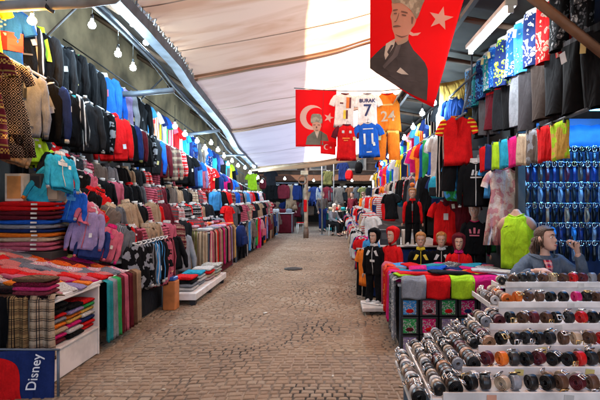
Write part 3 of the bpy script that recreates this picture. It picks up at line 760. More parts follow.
UP = [ # kind, colour, trim, sleeve, extra, print, description
 ('tee', 'yellow', None, None, None, 'bright yellow t-shirt at the picture edge'),
 ('tee', 'blue', 'red', 'blue', ('chest_print', 'white', ('poly', [rectp(-.05+.03*i, -.16-.022*j, -.032+.03*i, -.145-.022*j) for i in range(4) for j in range(4) if (i+j) % 2]), ('poly', rectp(-.2, -.44, .2, -.26), 'red'), ('poly', rectp(-.1, -.3, .06, -.275), 'white')), 'blue childrens t-shirt with checks and red band'),
 ('jacket', 'black', 'charcoal', None, ('chest_print', 'grey', ('poly', rectp(-.12, -.2, -.03, -.16)), ('poly', rectp(-.14, -.42, .14, -.4))), 'black jacket with grey chest bar'),
 ('jacket', 'black', 'lime', None, ('chest_print', 'lime', ('poly', [(-.17, -.3), (-.13, -.3), (-.09, -.1), (-.13, -.08)]), ('poly', [(.17, -.34), (.12, -.34), (.07, -.12), (.12, -.08)]), ('poly', rectp(.0, -.42, .06, -.37))), 'black hooded jacket with lime stripes'),
 ('hoodie', 'charcoal', 'teal', None, SMALL('white'), 'charcoal hoodie with teal trim'),
 ('hoodie', 'black', 'white', None, LOGO('white'), 'black hoodie with white chest print'),
 ('jacket', 'black', 'green', None, SMALL('white'), 'black zip jacket with green piping'),
 ('hoodie', 'black', 'grey', None, STRIPES3('white'), 'black hoodie with three white chest bars'),
 ('jacket', 'blue', 'white', 'blue', ('chest_print', 'pink', ('poly', rectp(.0, -.3, .1, -.2))), 'blue zip jacket with pink print'),
 ('jacket', 'navy', 'blue', 'blue', SMALL('white'), 'navy and blue zip jacket'),
 ('sweater', 'lavender', 'white', 'silver', None, 'pale lavender and grey sweater'),
 ('hoodie', 'black', 'white', None, ('chest_print', 'white', ('poly', rectp(-.03, -.3, .03, -.18))), 'black hoodie with upright white logo'),
 ('jacket', 'charcoal', 'white', 'black', SMALL('white'), 'charcoal track jacket with white zip'),
 ('tee', 'sky blue', 'white', None, LOGO('navy'), 'sky blue shirt with navy print'),
 ('jersey', ('white', 'stripe_v', 'orange'), 'orange', 'white', None, 'white and orange striped jersey'),
 ('jersey', ('yellow', 'stripe_v', 'navy'), 'navy', 'navy', None, 'yellow and navy striped jersey'),
 ('jersey', 'white', 'blue', 'blue', None, 'white jersey with blue sleeves'),
 ('tee', 'green', 'white', None, None, 'plain green t-shirt'),
 ('jersey', ('pink', 'stripe_v', 'white'), 'white', 'pink', None, 'pink and white striped jersey'),
 ('jersey', ('red', 'stripe_v', 'maroon'), 'white', 'red', None, 'red and maroon striped jersey'),
 ('tee', 'red', 'white', 'red', SMALL('white'), 'bright red t-shirt'),
 ('jersey', 'white', 'red', 'red', None, 'white jersey with red sleeves'),
 ('tee', 'turquoise', 'white', None, None, 'turquoise t-shirt'),
 ('sweater', 'sky blue', 'navy', 'navy', None, 'sky blue sweater with navy sleeves'),
 ('jacket', ('navy', 'noise', 'blue'), 'blue', None, None, 'mottled navy denim jacket'),
 ('jacket', 'silver', 'white', 'grey', None, 'silver grey jacket'),
 ('sweater', 'taupe', 'white', None, None, 'taupe grey sweater'),
 ('tee', 'white', 'grey', None, LOGO('navy'), 'white t-shirt with navy print'),
 ('jersey', ('blue', 'dots', 'white'), 'white', 'blue', None, 'blue jersey with white dots'),
 ('jersey', ('navy', 'dots', 'white'), 'white', 'navy', None, 'navy jersey with white dots'),
 ('jacket', 'teal', 'white', 'navy', None, 'teal and navy track jacket'),
 ('hoodie', 'navy', 'white', None, None, 'dark navy hoodie'),
 ('tee', 'lavender', 'white', None, None, 'lavender t-shirt'),
 ('jacket', 'charcoal', 'sky blue', None, None, 'charcoal jacket with sky blue trim'),
 ('tee', 'teal', 'white', None, None, 'plain teal t-shirt'),
 ('jacket', 'grey', 'black', None, None, 'grey jacket with black trim'),
 ('tee', 'yellow', 'green', 'lime', None, 'yellow t-shirt with lime sleeves'),
 ('hoodie', 'black', 'pink', None, None, 'black hoodie with pink trim'),
 ('tee', 'navy', 'white', None, None, 'navy t-shirt'),
]
y = 5.0
for i, (kd, c, tr, sl, pr, ds) in enumerate(UP):
    if sl is None and c in ('black', 'charcoal') and kd in ('hoodie', 'jacket', 'sweater') and rnd.random() < .6:
        sl, sn = rnd.choice([('charcoal', 'charcoal'), (('black', 'noise', 'silver'), 'mottled'), ('grey', 'grey'), (('black', 'stripe_h', 'silver'), 'striped'), ('navy', 'navy'), ('maroon', 'maroon'), ('blue', 'blue'), (('charcoal', 'stripe_v', 'white'), 'striped')])
        if sn != c and 'plain' not in ds: ds += ' and %s sleeves' % sn if ' with ' in ds else ' with %s sleeves' % sn
        elif sn != c: ds = ds.replace('plain ', '') + ' with %s sleeves' % sn
    if kd in ('jersey', 'tee', 'sweater') and not pr and i > 12: pr = ('chest_print', rnd.choice(['white', 'yellow', 'black', 'red']), ('poly', rectp(-.09, -.27, .09, -.2)), ('poly', rectp(-.05, -.36, .05, -.3)))
    nm = {'tee': 't_shirt', 'jersey': 'jersey', 'jacket': 'jacket', 'hoodie': 'hoodie', 'sweater': 'sweater'}[kd]
    o = garment(kd, nm, (-3.6+rnd.uniform(-.03, .03), y, zr1(y)+rnd.uniform(-.02, .02)), R(rnd.uniform(12, 52)), c, tr, sl, scale=rnd.uniform(.96, 1.08) if y < 9.6 else .98, fat=1.15, print_=pr, joined=y > 10)
    tag(o, ds, W1, nm.replace('_', ' '), 'clothes hanging on the upper left rail', y)
    y += (.33 if y < 9.4 else .24 if y < 12 else .38)
LOW = [
 ('dress', ('maroon', 'knit', 'gold'), 'maroon', None, None, 'maroon knitted tunic with gold bands'),
 ('dress', ('black', 'rosette', 'cream'), 'gold', None, None, 'black tunic with cream rosette pattern'),
 ('hoodie', 'silver', 'grey', 'silver', ('chest_print', 'black', ('poly', rectp(-.035, -.28, .035, -.18))), 'light grey hoodie with black chest mark'),
 ('hoodie', 'black', 'white', None, ('chest_print', 'silver', ('poly', [(-.12, -.3), (-.05, -.16), (0, -.2), (.06, -.15), (.13, -.3), (.08, -.31), (.02, -.24), (-.06, -.31)])), 'black hoodie with pale winged print'),
 ('hoodie', 'black', 'grey', None, LOGO('white'), 'black hoodie with white block print'),
 ('hoodie', 'charcoal', 'white', None, None, 'charcoal hoodie with white laces'),
 ('sweater', 'black', 'charcoal', None, ('chest_print', 'white', ('poly', rectp(-.02, -.2, .1, -.1))), 'black sweater with white tag'),
 ('hoodie', 'red', 'maroon', 'red', None, 'bright red hoodie'),
 ('jacket', 'black', 'olive', None, None, 'black jacket with olive trim'),
 ('sweater', 'black', 'black', None, SMALL('white'), 'black sweater with small white badge'),
 ('jacket', 'black', 'grey', None, ('chest_print', 'lavender', ('poly', rectp(-.02, -.32, .05, -.16))), 'black jacket with lavender print'),
 ('jacket', 'charcoal', 'black', None, None, 'charcoal padded jacket'),
 ('sweater', 'maroon', 'black', None, None, 'dark maroon sweater'),
 ('sweater', ('taupe', 'plaid', 'cream', 'maroon'), 'taupe', None, None, 'taupe checked shirt'),
 ('sweater', ('red', 'knit', 'white'), 'white', None, None, 'red sweater with white knit bands'),
 ('jacket', 'black', 'grey', None, None, 'plain black jacket'),
 ('tee', 'black', 'black', None, ('chest_print', 'red', ('poly', [(-.03, -.12), (.03, -.12), (.03, -.26), (.09, -.26), (0, -.36), (-.09, -.26), (-.03, -.26)])), 'black t-shirt with red arrow print'),
 ('tee', 'navy', 'white', None, None, 'navy t-shirt with white collar'),
 ('tee', 'sky blue', 'blue', 'blue', None, 'sky blue t-shirt'),
 ('sweater', 'pink', 'white', 'lavender', None, 'pink sweater with lavender sleeves'),
 ('tee', ('red', 'floral', 'white', 'maroon'), 'white', None, None, 'red t-shirt with white blotches'),
 ('tee', 'red', 'white', None, SMALL('white'), 'plain red t-shirt'),
 ('jacket', 'black', 'red', None, None, 'black jacket with red trim'),
 ('tee', 'navy', 'pink', None, None, 'navy t-shirt with pink collar'),
 ('tee', 'magenta', 'white', None, None, 'magenta t-shirt'),
 ('jacket', 'charcoal', 'blue', None, None, 'charcoal jacket with blue trim'),
 ('tee', 'blue', 'white', None, None, 'blue t-shirt'),
 ('hoodie', 'grey', 'white', None, None, 'mid grey hoodie'),
 ('tee', 'maroon', 'white', None, None, 'maroon t-shirt'),
 ('jacket', 'black', 'white', None, None, 'black jacket with white trim'),
]
y = 4.75
for i, (kd, c, tr, sl, pr, ds) in enumerate(LOW):
    if sl is None and c in ('black', 'charcoal') and kd in ('hoodie', 'jacket', 'sweater') and rnd.random() < .6:
        sl, sn = rnd.choice([('charcoal', 'charcoal'), (('black', 'noise', 'silver'), 'mottled'), ('grey', 'grey'), (('black', 'stripe_h', 'silver'), 'striped'), ('navy', 'navy'), ('maroon', 'maroon'), ('blue', 'blue'), (('charcoal', 'stripe_v', 'white'), 'striped')])
        if sn != c and 'plain' not in ds: ds += ' and %s sleeves' % sn if ' with ' in ds else ' with %s sleeves' % sn
        elif sn != c: ds = ds.replace('plain ', '') + ' with %s sleeves' % sn
    nm = {'tee': 't_shirt', 'jersey': 'jersey', 'jacket': 'jacket', 'hoodie': 'hoodie', 'sweater': 'sweater', 'dress': 'tunic'}[kd]
    o = garment(kd, nm, (-3.38+rnd.uniform(-.03, .03), y, zr2(y)), R(rnd.uniform(8, 50)), c, tr, sl, scale=rnd.uniform(.92, 1.04), fat=1.15, print_=pr, joined=y > 10)
    tag(o, ds, W2, nm.replace('_', ' '), 'clothes hanging on the lower left rail', y)
    y += (.34 if i < 2 else .42 if y < 9.5 else .4 if y < 13 else .55)

# third row: small dark things behind the torsos, hung deep, and more hung stock farther along
y = 6.2; k = 0
cols3 = ['charcoal', 'black', 'taupe', 'maroon', 'navy', 'black', 'red', 'grey', 'olive', 'black', 'pink', 'beige', 'navy', 'red', 'charcoal', 'teal', 'maroon', 'brown', 'lavender', 'red', 'black', 'magenta', 'blue']
kn = ['sweater', 'jacket', 'tee', 'hoodie']
while y < 18:
    kd = kn[k % 4]; c = cols3[k % len(cols3)]
    o = garment(kd, {'tee': 't_shirt'}.get(kd, kd), (-3.75, y, 2.12-.06*(y-6)), R(rnd.uniform(55, 80)), c, rnd.choice(['white', 'grey', c]), None, scale=.92, fat=1.1, joined=True, print_=rnd.choice([None, SMALL('white'), LOGO('white')]) if y < 12 else None)
    tag(o, '%s %s hung low' % (c, {'tee': 't-shirt'}.get(kd, kd)), 'behind the left mannequins', kd if kd != 'tee' else 't shirt', 'clothes hung behind the left mannequins', y); y += .5; k += 1

# stepped mannequin torsos wearing knitwear
def torso_thing(loc, rz, c, tr, sl, kd, ds, where, sc=.8, pr=None, joined=False, cap='white', fat=2.6):
    e = garment(kd, 'mannequin_torso', loc, rz, c, tr, sl, scale=sc, fat=fat, print_=pr, joined=joined)
    s = MB(); s.tube([(0, 0, -.06), (0, 0, .03), (0, 0, .05)], [.06, .052, .056], 14); s.build('neck_stump', mat('mannequin_shell', 'white' if cap == 'white' else 'skin', .35), e)
    e.rotation_euler[0] = R(rnd.uniform(-16, 2)); e.rotation_euler[1] = R(rnd.uniform(-7, 7)); tag(e, ds, where, 'mannequin', 'mannequin torsos on the left stalls', loc[1]); return e
TC = [('black', 'charcoal', 'plain black sweater'), ('charcoal', 'black', 'charcoal hooded top'), (('maroon', 'knit', 'cream'), 'maroon', 'maroon patterned knit'), ('red', 'black', 'red sweater with black collar'), (('grey', 'knit', 'red'), 'black', 'grey and red knit'), ('black', 'white', 'black sweater with white collar'), ('silver', 'grey', 'light grey sweater'), ('taupe', 'cream', 'taupe collared cardigan'), ('pink', 'white', 'pink sweater'), (('red', 'knit', 'white'), 'white', 'red Nordic knit'), ('black', 'red', 'black sweater'), ('beige', 'cream', 'beige cardigan'), (('white', 'knit', 'red'), 'red', 'white and red Nordic knit'), ('grey', 'white', 'grey hooded top'), ('maroon', 'white', 'maroon sweater'), (('pink', 'stripe_h', 'maroon'), 'white', 'pink and maroon striped sweater'), (('black', 'knit', 'white'), 'white', 'black Nordic knit'), (('cream', 'knit', 'maroon'), 'maroon', 'cream knit with maroon bands')]
k = 0
for (x, z, y0, y1, dy, wh, off) in ((-3.5, 2.1, 6.9, 12.5, .36, 'on the rearmost step of the left stalls', 3), (-3.3, 1.82, 6.35, 12.5, .33, 'on the top step of the left stalls', 0), (-3.02, 1.5, 6.45, 13, .33, 'on the middle step of the left stalls', 1), (-2.74, 1.2, 6.15, 14, .34, 'on the lowest step of the left stalls', 2)):
    y = y0; k = off
    while y < y1:
        c, tr, ds = rnd.choice(TC)
        torso_thing((x+rnd.uniform(-.04, .04), y, z-.02*(y-6)+rnd.uniform(-.03, .03)), R(rnd.uniform(20, 70)), c, tr, None, rnd.choice(['sweater', 'jacket', 'hoodie', 'sweater']), 'white necked mannequin torso in %s' % ds, wh, rnd.uniform(.62, .78), joined=y > 8, cap='white')
        y += dy; k += 1 if k % 3 else 2
# steps under them
e = empty('display_steps', (-3.0, 10, 0)); s = MB()
for x0, z0 in ((-.38, 1.28), (-.1, .95), (.2, .62)): s.box((x0, .3, z0/2), (.3, 8.3, z0), ch=.01)
s.build('stepped_boards', mat('dark_board', (.035,.03,.028), .8), e); tag(e, 'dark stepped display stand under the torsos', 'on the left', 'stand')

# steep display of colourful jackets near the left corner
STC = [('beige', 'cream'), ('lime', 'yellow'), ('charcoal', 'lime'), ('red', 'white'), ('black', 'grey'),
       ('turquoise', 'white'), ('black', 'red'), ('lime', 'blue'), ('red', 'white'), ('charcoal', 'pink'),
       ('turquoise', 'orange'), ('cream', 'red'), ('red', 'maroon'), ('black', 'white'), ('pink', 'white'),
       ('blue', 'sky blue'), ('cream', 'pink'), ('black', 'red'), ('red', 'black'), ('grey', 'white'),
       ('lavender', 'pink'), ('pink', 'white'), ('red', 'orange'), ('taupe', 'cream'), ('black', 'blue'),
       ('navy', 'pink'), ('pink', 'magenta'), ('grey', 'silver'), ('black', 'red'), ('maroon', 'white')]
for i in range(6):
    for j in range(5):
        c, tr = STC[i*5+j]; x = -3.5+.17*i+rnd.uniform(-.05, .05); y = 5.55+.2*j+.03*i+rnd.uniform(-.05, .05); z = 2.3-.215*i+rnd.uniform(-.05, .05)
        if i and x < -.55*y: x = -.55*y
        kd = ('hoodie', 'jacket', 'sweater')[(i+2*j) % 3]
        o = garment(kd, kd, (x, y, z), R(rnd.uniform(10, 55)), c, tr, tr if (i*j) % 4 == 3 else None, scale=rnd.uniform(.56, .7), fat=1.4, pitch=R(rnd.uniform(-40, -15)), roll=R(rnd.uniform(5, 38)), print_=rnd.choice([None, SMALL('white'), LOGO(tr)]))
        tag(o, 'small sloping %s %s with %s trim' % (c, kd, tr), 'on the steep rack near the left corner', kd, 'clothes on the steep left rack', y)
e = empty('sloping_rack', (-3.2, 5.8, 0)); s = MB(); s.slab(2, 2, lambda u, v: (-.75+1.1*u, .35-.2*u, 2.1-1.2*u-.1*v) if 0 else (-.55+1.1*u, .42*v-.1+.3*(1-u), 2.15-1.35*u), (0, .03, -.03)); s.build('rack_board', mat('dark_board', (.035,.03,.028), .8), e)
for sx in (-.5, .45):
    s = MB(); s.cyl((sx, .15, 0), (sx, .15, 2.15-1.35*(sx+.55)/1.1-.06), .02, 8); s.build('leg', dsteel, e)
tag(e, 'dark sloping rack board holding jackets', 'near the left corner', 'rack')

# --- first table: tabletop with the heap of folded knits
wood_w = mat('white_laminate', (.72,.68,.66), .45, noise_amt=.08)
e = empty('display_table', (-3.1, 4.95, 0)); s = MB(); s.box((.02, 0, .72), (1.42, 1.66, .03), ch=.006); s.build('tabletop', wood_w, e)
s = MB(); s.box((-.68, 0, .36), (.03, 1.6, .7)); s.build('side_panel', wood_w, e)
for sx, sy in ((-.62, -.78), (-.62, .78)):
    s = MB(); s.box((sx, sy, .35), (.05, .05, .7)); s.build('leg', steel, e)
tag(e, 'white topped table buried under folded knits', 'at the near left', 'table')
e = empty('shelf_unit', (-2.62, 4.6, 0))   # open shelf facing the street
for nm, c, sz in (('side_panel', (0, -.42, .35), (.5, .025, .69)), ('side_panel', (0, .42, .35), (.5, .025, .69)), ('back_panel', (-.24, 0, .35), (.02, .815, .69)), ('shelf', (.012, 0, .28), (.49, .812, .02)), ('plinth', (.23, 0, .14), (.02, .812, .255)), ('top_board', (.01, 0, .695), (.5, .86, .018))):
    s = MB(); s.box(c, sz, ch=.003); s.build(nm, wood_w, e)
tag(e, 'open white shelf unit with folded sweaters', 'under the near left table edge', 'shelf')
shelf_c = [('black', 'plain'), ('red', 'plain'), ('silver', 'plain'), ('orange', 'plain'), ('magenta', 'plain'), ('white', 'stripe_h'), ('black', 'plain')]
for yy, cols in ((4.36, ['maroon', 'magenta', 'cream', 'orange', 'silver', 'red', 'black', 'black']), (4.63, ['black', 'white', 'magenta', 'gold', 'orange', 'lavender', 'black']), (4.87, ['red', 'red', 'navy', 'white', 'gold', 'green', 'red'])):
    z = .292
    for c in cols:
        h = rnd.uniform(.04, .052); o = folded('folded_sweater', (-2.53+rnd.uniform(-.015, .015), yy, z), (.26, .25, h), rnd.uniform(-.05, .05), fab(c)); z += h*.96
        tag(o, '%s folded sweater' % c, 'stacked inside the white shelf unit', 'sweater', 'sweaters in the white shelf unit', (yy, z))
# heap of knits on the tabletop
heap = ['black', ('magenta', 'stripe_v', 'cream'), ('orange', 'stripe_h', 'red'), 'red', ('pink', 'stripe_h', 'white'), 'white', ('red', 'stripe_v', 'white'), 'magenta', 'cream', ('maroon', 'stripe_h', 'pink'), 'orange', ('white', 'stripe_h', 'magenta'), 'silver', 'yellow', ('pink', 'knit', 'white'), 'red', 'maroon', ('white', 'knit', 'red'), 'pink', 'lavender', ('silver', 'stripe_v', 'navy'), 'gold', ('red', 'knit', 'cream')]
def cname(c):
    if isinstance(c, str): return c
    return '%s and %s %s' % (c[0], c[2], {'stripe_h': 'banded', 'stripe_v': 'striped', 'knit': 'patterned', 'plaid': 'checked', 'floral': 'flowered', 'dots': 'spotted', 'noise': 'mottled', 'rosette': 'rosette'}[c[1]])
k = 0
LAY = ('bottom', 'second', 'third', 'fourth', 'fifth', 'sixth', 'seventh', 'top')
for layer in range(8):
    xa = -2.42-.135*layer; z0 = .737+.036*layer; y = 4.2+.09*layer
    while y < 5.72:
        for t_ in range(2 if layer < 7 else 3):
            c = heap[(k*7+layer*3) % len(heap)]; h = rnd.uniform(.03, .045)
            o = folded('folded_knit', (xa-.06-.17*t_+rnd.uniform(-.02, .02), y+rnd.uniform(-.02, .02), z0+.015*t_+rnd.uniform(-.004, .012)), (rnd.uniform(.17, .22), rnd.uniform(.13, .19), h), rnd.uniform(-.45, .25), fab(c) if isinstance(c, str) else fab(*c), (rnd.uniform(-.1, .1), rnd.uniform(.1, .32)))
            tag(o, '%s folded knit' % cname(c), 'in the heap on the near left table, %s layer' % LAY[layer], 'knitwear', 'folded knits heaped on the near left table', (y, -xa+t_)); k += 1
        y += .155
e = empty('wooden_crate', (-3.32, 5.45, .74)); s = MB(); s.box((0, 0, .13), (.64, .34, .255), ch=.008); s.build('crate_body', mat('dark_board', (.035,.03,.028), .8), e)
tag(e, 'dark wooden crate carrying the neat sweater stack', 'on the near left table', 'crate')
# neat stack behind: red, maroon, blue, black, orange, pink with white tickets
z = 1.0
for c in ('pink', 'pink', 'cream', 'orange', 'navy', 'silver', 'blue', 'maroon', 'maroon', 'red', 'red'):
    h = .055 if c != 'navy' else .045
    o = folded('folded_sweater', (-3.32, 5.45, z), (.62, .32, h), rnd.uniform(-.03, .03), fab(c)); z += h*.88
    tg = MB(); tg.box((.22, -.52, .5), (.1, .03, .35)); tg.build('price_ticket', mat('ticket_paper', (.7,.68,.6), .7), o)
    tag(o, '%s folded sweater with white ticket' % c, 'in the neat stack at the far left', 'sweater', 'sweaters in the neat left stack', z)
# boxes standing on the stack
for x, w, h, c, c2, ds in ((-3.48, .2, .3, (.62,.27,.08), (.7,.6,.5), 'orange cardboard box with pale frame'), (-3.25, .12, .3, (.02,.02,.025), (.05,.05,.05), 'narrow black cardboard box'), (-3.06, .13, .24, (.4,.3,.2), (.2,.15,.1), 'small tan cardboard box')):
    e = empty('gift_box', (x, 5.5, z+.01)); s = MB(); s.box((0, 0, h/2), (w, .16, h), ch=.004); s.build('carton', mat('carton_'+ds.split()[0], c2, .6), e)
    s = MB(); s.box((0, -.082, h/2), (w*.75, .006, h*.82)); s.build('front_label', mat('carton_front_'+ds.split()[0], c, .5), e); tag(e, ds, 'standing on the neat left sweater stack', 'box')
# --- near side: scarves, scarf pile, towel
plaid_b = fab((.32,.19,.08), 'plaid', 'brown', 'black', 1.6); plaid_g = fab('beige', 'plaid', 'cream', 'charcoal', 1.6)
blk = fab('black')
for x, c, w, L, ds, f in ((-2.86, blk, .2, .66, 'plain black scarf', None), (-2.71, blk, .12, .66, 'narrow black scarf beside the plaid ones', None), (-2.6, plaid_b, .17, .52, 'brown and gold plaid scarf with fringe', 'brown'), (-2.4, plaid_g, .2, .58, 'beige and grey plaid scarf with pale fringe', 'beige')):
    o = scarf((x, 4.1, .77), R(4), w, L-.06, c, fringe=fab(f) if f else None, seed=rnd.randint(1, 9)); tag(o, ds, 'hanging over the near end of the left table', 'scarf', 'scarves at the near left corner', x)
for i, (c, x, w) in enumerate((('black', -2.52, .3), ('maroon', -2.5, .3), ('magenta', -2.5, .29), ('maroon', -2.5, .28), ('brown', -2.5, .27))):
    pass
z = .735
for i, (c, ds) in enumerate(((('black', 'dots', 'maroon'), 'black and maroon speckled'), (('maroon', 'knit', 'pink'), 'dark maroon'), (('magenta', 'knit', 'pink'), 'magenta knitted'), (('maroon', 'dots', 'magenta'), 'maroon spotted'), (('brown', 'knit', 'beige'), 'brown knitted'))):
    o = folded('folded_scarf', (-2.5, 4.18, z), (.3, .17, .042), rnd.uniform(-.08, .08), fab(*c), (rnd.uniform(-.05, .05), 0)); z += .036
    tag(o, '%s folded scarf' % ds, 'in the small pile at the table corner', 'scarf', None, z)
for i, (x, c) in enumerate(((-2.78, 'brown'), (-2.8, 'black'))):
    o = folded('folded_scarf', (x, 4.2, .735+.045*i), (.3, .2, .05), .1*i, fab(c, 'dots', 'maroon')); tag(o, '%s folded scarf with maroon flecks' % c, 'beside the small scarf pile', 'scarf')
e = empty('printed_towel', (-2.64, 3.92, .37), (0, 0, R(6))); tw = lambda x, z: (x, .008*math.sin(9*x)*1.2+.01*math.sin(4*z), z)
s = MB(); s.slab(16, 14, lambda u, v: tw(-.42+.84*u, -.0-.46*v), (0, .012, 0)); s.build('towel_cloth', fab('navy'), e)
off = lambda x, z: Vector(tw(x, z)) + Vector((0, -.006, 0))
flat_print('red_panel', smooth_poly([(-.42, -.46), (.12, -.46), (.16, -.3), (.14, -.12), (.02, -.05), (-.12, -.06), (-.26, -.16), (-.42, -.26)]), fab('red'), e, off, 4)
flat_print('blue_panel', [(-.42, -.24), (-.27, -.14), (-.12, -.04), (-.14, -.0), (-.42, 0)], fab('sky blue'), e, off, 3)
flat_print('lettering', text_mesh('Disney', .115, bold=.001), mat('white_ink', (.8,.8,.82), .6), e, lambda x, z: off(.27+ -z*.97-x*-.16, -.17+x*.9))
tag(e, 'navy towel with red panel and white lettering', 'hanging at the bottom left corner', 'towel')
rail([(-3.3, 3.94, .385), (-2.18, 3.96, .375)], .009, 'thin steel bar the towel hangs over', 'at the bottom left corner', steel, hooks=[((-3.28, 3.94, .385), (-3.28, 3.94, 0)), ((-2.2, 3.975, .375), (-2.2, 3.975, 0))])

# --- street face beyond the shelf: hanging scarves
def folds_strip(x, y, c, ds, wh, grp, w=.15, L=.6, z=.72):
    o = scarf((x, y, z), R(90+rnd.uniform(-8, 8)), w, L, c, seed=rnd.randint(1, 9)); tag(o, ds, wh, 'scarf', grp, y)
y = 5.14
for c, ds in (('teal', 'dark teal'), ('silver', 'silver grey'), ('green', 'bottle green'), ('maroon', 'deep maroon'), ('pink', 'dusty pink'), ('maroon', 'wine red'), ('brown', 'chestnut brown'), ('beige', 'sand beige')):
    folds_strip(-2.33, y, fab(c), ds+' hanging scarf', 'beside the white shelf unit', 'scarves hanging beside the shelf unit', .11, .62); y += .105
# second table carcass
def table(x, y, sx, sy, h, ds, wh, m=None, skirt=None, name='display_table'):
    e = empty(name, (x, y, 0)); s = MB(); s.box((0, 0, h-.015), (sx, sy, .03), ch=.006); s.build('tabletop', m or wood_w, e)
    for a in (-1, 1):
        for b_ in (-1, 1):
            s = MB(); s.box((a*(sx/2-.04), b_*(sy/2-.04), (h-.03)/2), (.04, .04, h-.03)); s.build('leg', steel, e)
    if skirt:
        s = MB(); s.box((0, 0, h*.5-.02), (sx-.05, sy-.05, h-.1)); s.build('skirt', skirt, e)
    return tag(e, ds, wh, 'table')
table(-2.85, 6.55, .8, 1.3, .82, 'white table with clothes hung down its side', 'second in the left row', skirt=fab('charcoal'))
k = 0; y = 6.02
for c, ds in ((('black', 'noise', 'silver'), 'black and silver mottled'), (('charcoal', 'stripe_v', 'silver'), 'charcoal and silver striped'), (('sky blue', 'stripe_v', 'white'), 'sky blue and white striped'), (('black', 'stripe_v', 'sky blue'), 'black and blue striped'), ('black', 'plain black'), (('pink', 'noise', 'black'), 'pink and black striped'), (('maroon', 'stripe_v', 'pink'), 'maroon and pink striped')):
    o = garment('sweater', 'sweater', (-2.38, y, 1.02), R(70), c, 'white', c, scale=.92, fat=1.1); tag(o, ds+' sweater', 'hung on the side of the second left table', 'sweater', 'sweaters hung down the second left table', y); y += .155
e = empty('waste_bin', (-2.3, 6.42+.6, 0)); s = MB(); s.box((0, 0, .2), (.17, .2, .4), ch=.01); s.build('bin_body', mat('orange_carton', (.5,.16,.04), .6), e)
s = MB(); s.box((0, 0, .43), (.15, .17, .05), ch=.015); s.build('blue_bag', mat('blue_bag', (.02,.1,.4), .4), e); tag(e, 'orange box with a blue bag on top', 'on the ground by the second left table', 'box')
# low platform
e = empty('low_platform', (-2.55, 8.2, 0)); s = MB(); s.box((0, 0, .13), (1.1, 2.0, .1), ch=.01); s.build('deck', wood_w, e)
for a in (-1, 1):
    for b_ in (-1, 0, 1): s = MB(); s.box((a*.48, b_*.9, .04), (.08, .08, .08)); s.build('foot', dsteel, e)
tag(e, 'low white platform with folded clothes', 'on the ground at the left', 'platform')
pc = [('grey', 'silver', 'silver', 'grey', 'silver', 'black'), ('white', 'silver', 'black', 'red'), ('silver', 'white', 'white', 'turquoise'), (('white', 'knit', 'red'), 'cream', 'red', 'white'), ('cream', ('white', 'floral', 'green'), 'white', ('white', 'floral', 'olive'))]
for i, (x, y, cols) in enumerate(((-2.6, 7.45, pc[0]), (-2.25, 7.5, pc[1]), (-2.25, 7.95, pc[2]), (-2.2, 8.4, pc[3]), (-2.2, 8.85, pc[4]))):
    z = .185
    for c in cols:
        h = .055; o = folded('folded_shirt', (x+rnd.uniform(-.02, .02), y, z), (.3, .36, h), rnd.uniform(-.08, .08), fab(c) if isinstance(c, str) else fab(*c)); z += h*.94
        tag(o, '%s folded shirt' % cname(c), 'stacked on the low white platform', 'shirt', 'folded shirts on the low platform', (i, z))
for x, y, c, pr, ds in ((-2.9, 7.2, 'black', ('chest_print', 'red', ('poly', [(-.05, -.3), (.05, -.3), (.07, -.2), (0, -.12), (-.04, -.2)]), ('poly', rectp(-.02, -.26, .02, -.2), 'white')), 'black sweatshirt with red emblem'), (-2.95, 7.75, 'charcoal', None, 'charcoal sweatshirt'), (-2.8, 8.25, 'black', None, 'plain black sweatshirt'), (-2.75, 8.7, 'silver', None, 'grey cardigan')):
    torso_thing((x, y, .93), R(35), c, c, None, 'sweater', 'tan necked mannequin torso in %s' % ds, 'behind the low white platform', .98, pr, cap='tan', fat=3)
# scarf racks and hanging stock farther on
table(-2.75, 10.3, .9, 2.2, .92, 'long table draped with hanging scarves', 'third in the left row', skirt=fab('maroon'))
y = 9.25; k = 0; sc_c = ['beige', 'gold', 'olive', 'beige', 'pink', 'maroon', 'cream', 'red', 'brown', 'pink', 'beige', 'maroon', 'magenta', 'taupe', 'black', 'pink', 'cream', 'maroon', 'lavender', 'brown']
for k in range(5):
    o = scarf((-3.1+.17*k, 9.18, .92), 0, .16, .75, fab(['black', 'beige', 'gold', 'olive', 'beige'][k], 'stripe_v', 'cream') if k else fab('black'), seed=k+1); tag(o, '%s end scarf' % ['black', 'beige striped', 'gold striped', 'olive striped', 'sand striped'][k], 'on the near end of the third left table', 'scarf', None, k)
while y < 11.4:
    c = sc_c[k % len(sc_c)]; folds_strip(-2.28, y, fab(c, 'stripe_v', 'cream') if k % 3 == 1 else fab(c), '%s hanging scarf' % c, 'along the third left table', 'scarves hanging along the third left table', .13, .74, .93); y += .12; k += 1
k = 0
for y in [9.3+.24*i for i in range(9)]:
    for x in (-2.42, -2.68, -2.95):
        for lay in range(2 if x < -2.5 else 1):
            c = heap[(k*3+5) % len(heap)]; o = folded('folded_knit', (x, y, .925+.055*lay+(.05 if x < -2.8 else 0)), (.25, .23, .06), rnd.uniform(-.2, .2), fab(c) if isinstance(c, str) else fab(*c)); k += 1
            tag(o, '%s folded knit' % cname(c), 'on the third left table, %s row' % {-2.42: 'street side', -2.68: 'middle', -2.95: 'inner'}[x], 'knitwear', 'folded knits on the third left table', y)
table(-2.75, 15.6, .9, 7.6, .8, 'very long far table hung with trousers', 'last in the left row', skirt=fab('charcoal'))
y = 11.8; k = 0; tc_ = ['navy', 'black', 'charcoal', 'sky blue', 'silver', 'taupe', 'black', 'green', 'red', 'magenta', 'pink', 'black', 'navy', 'orange', 'blue', 'maroon', 'charcoal', 'beige', 'black', 'brown']
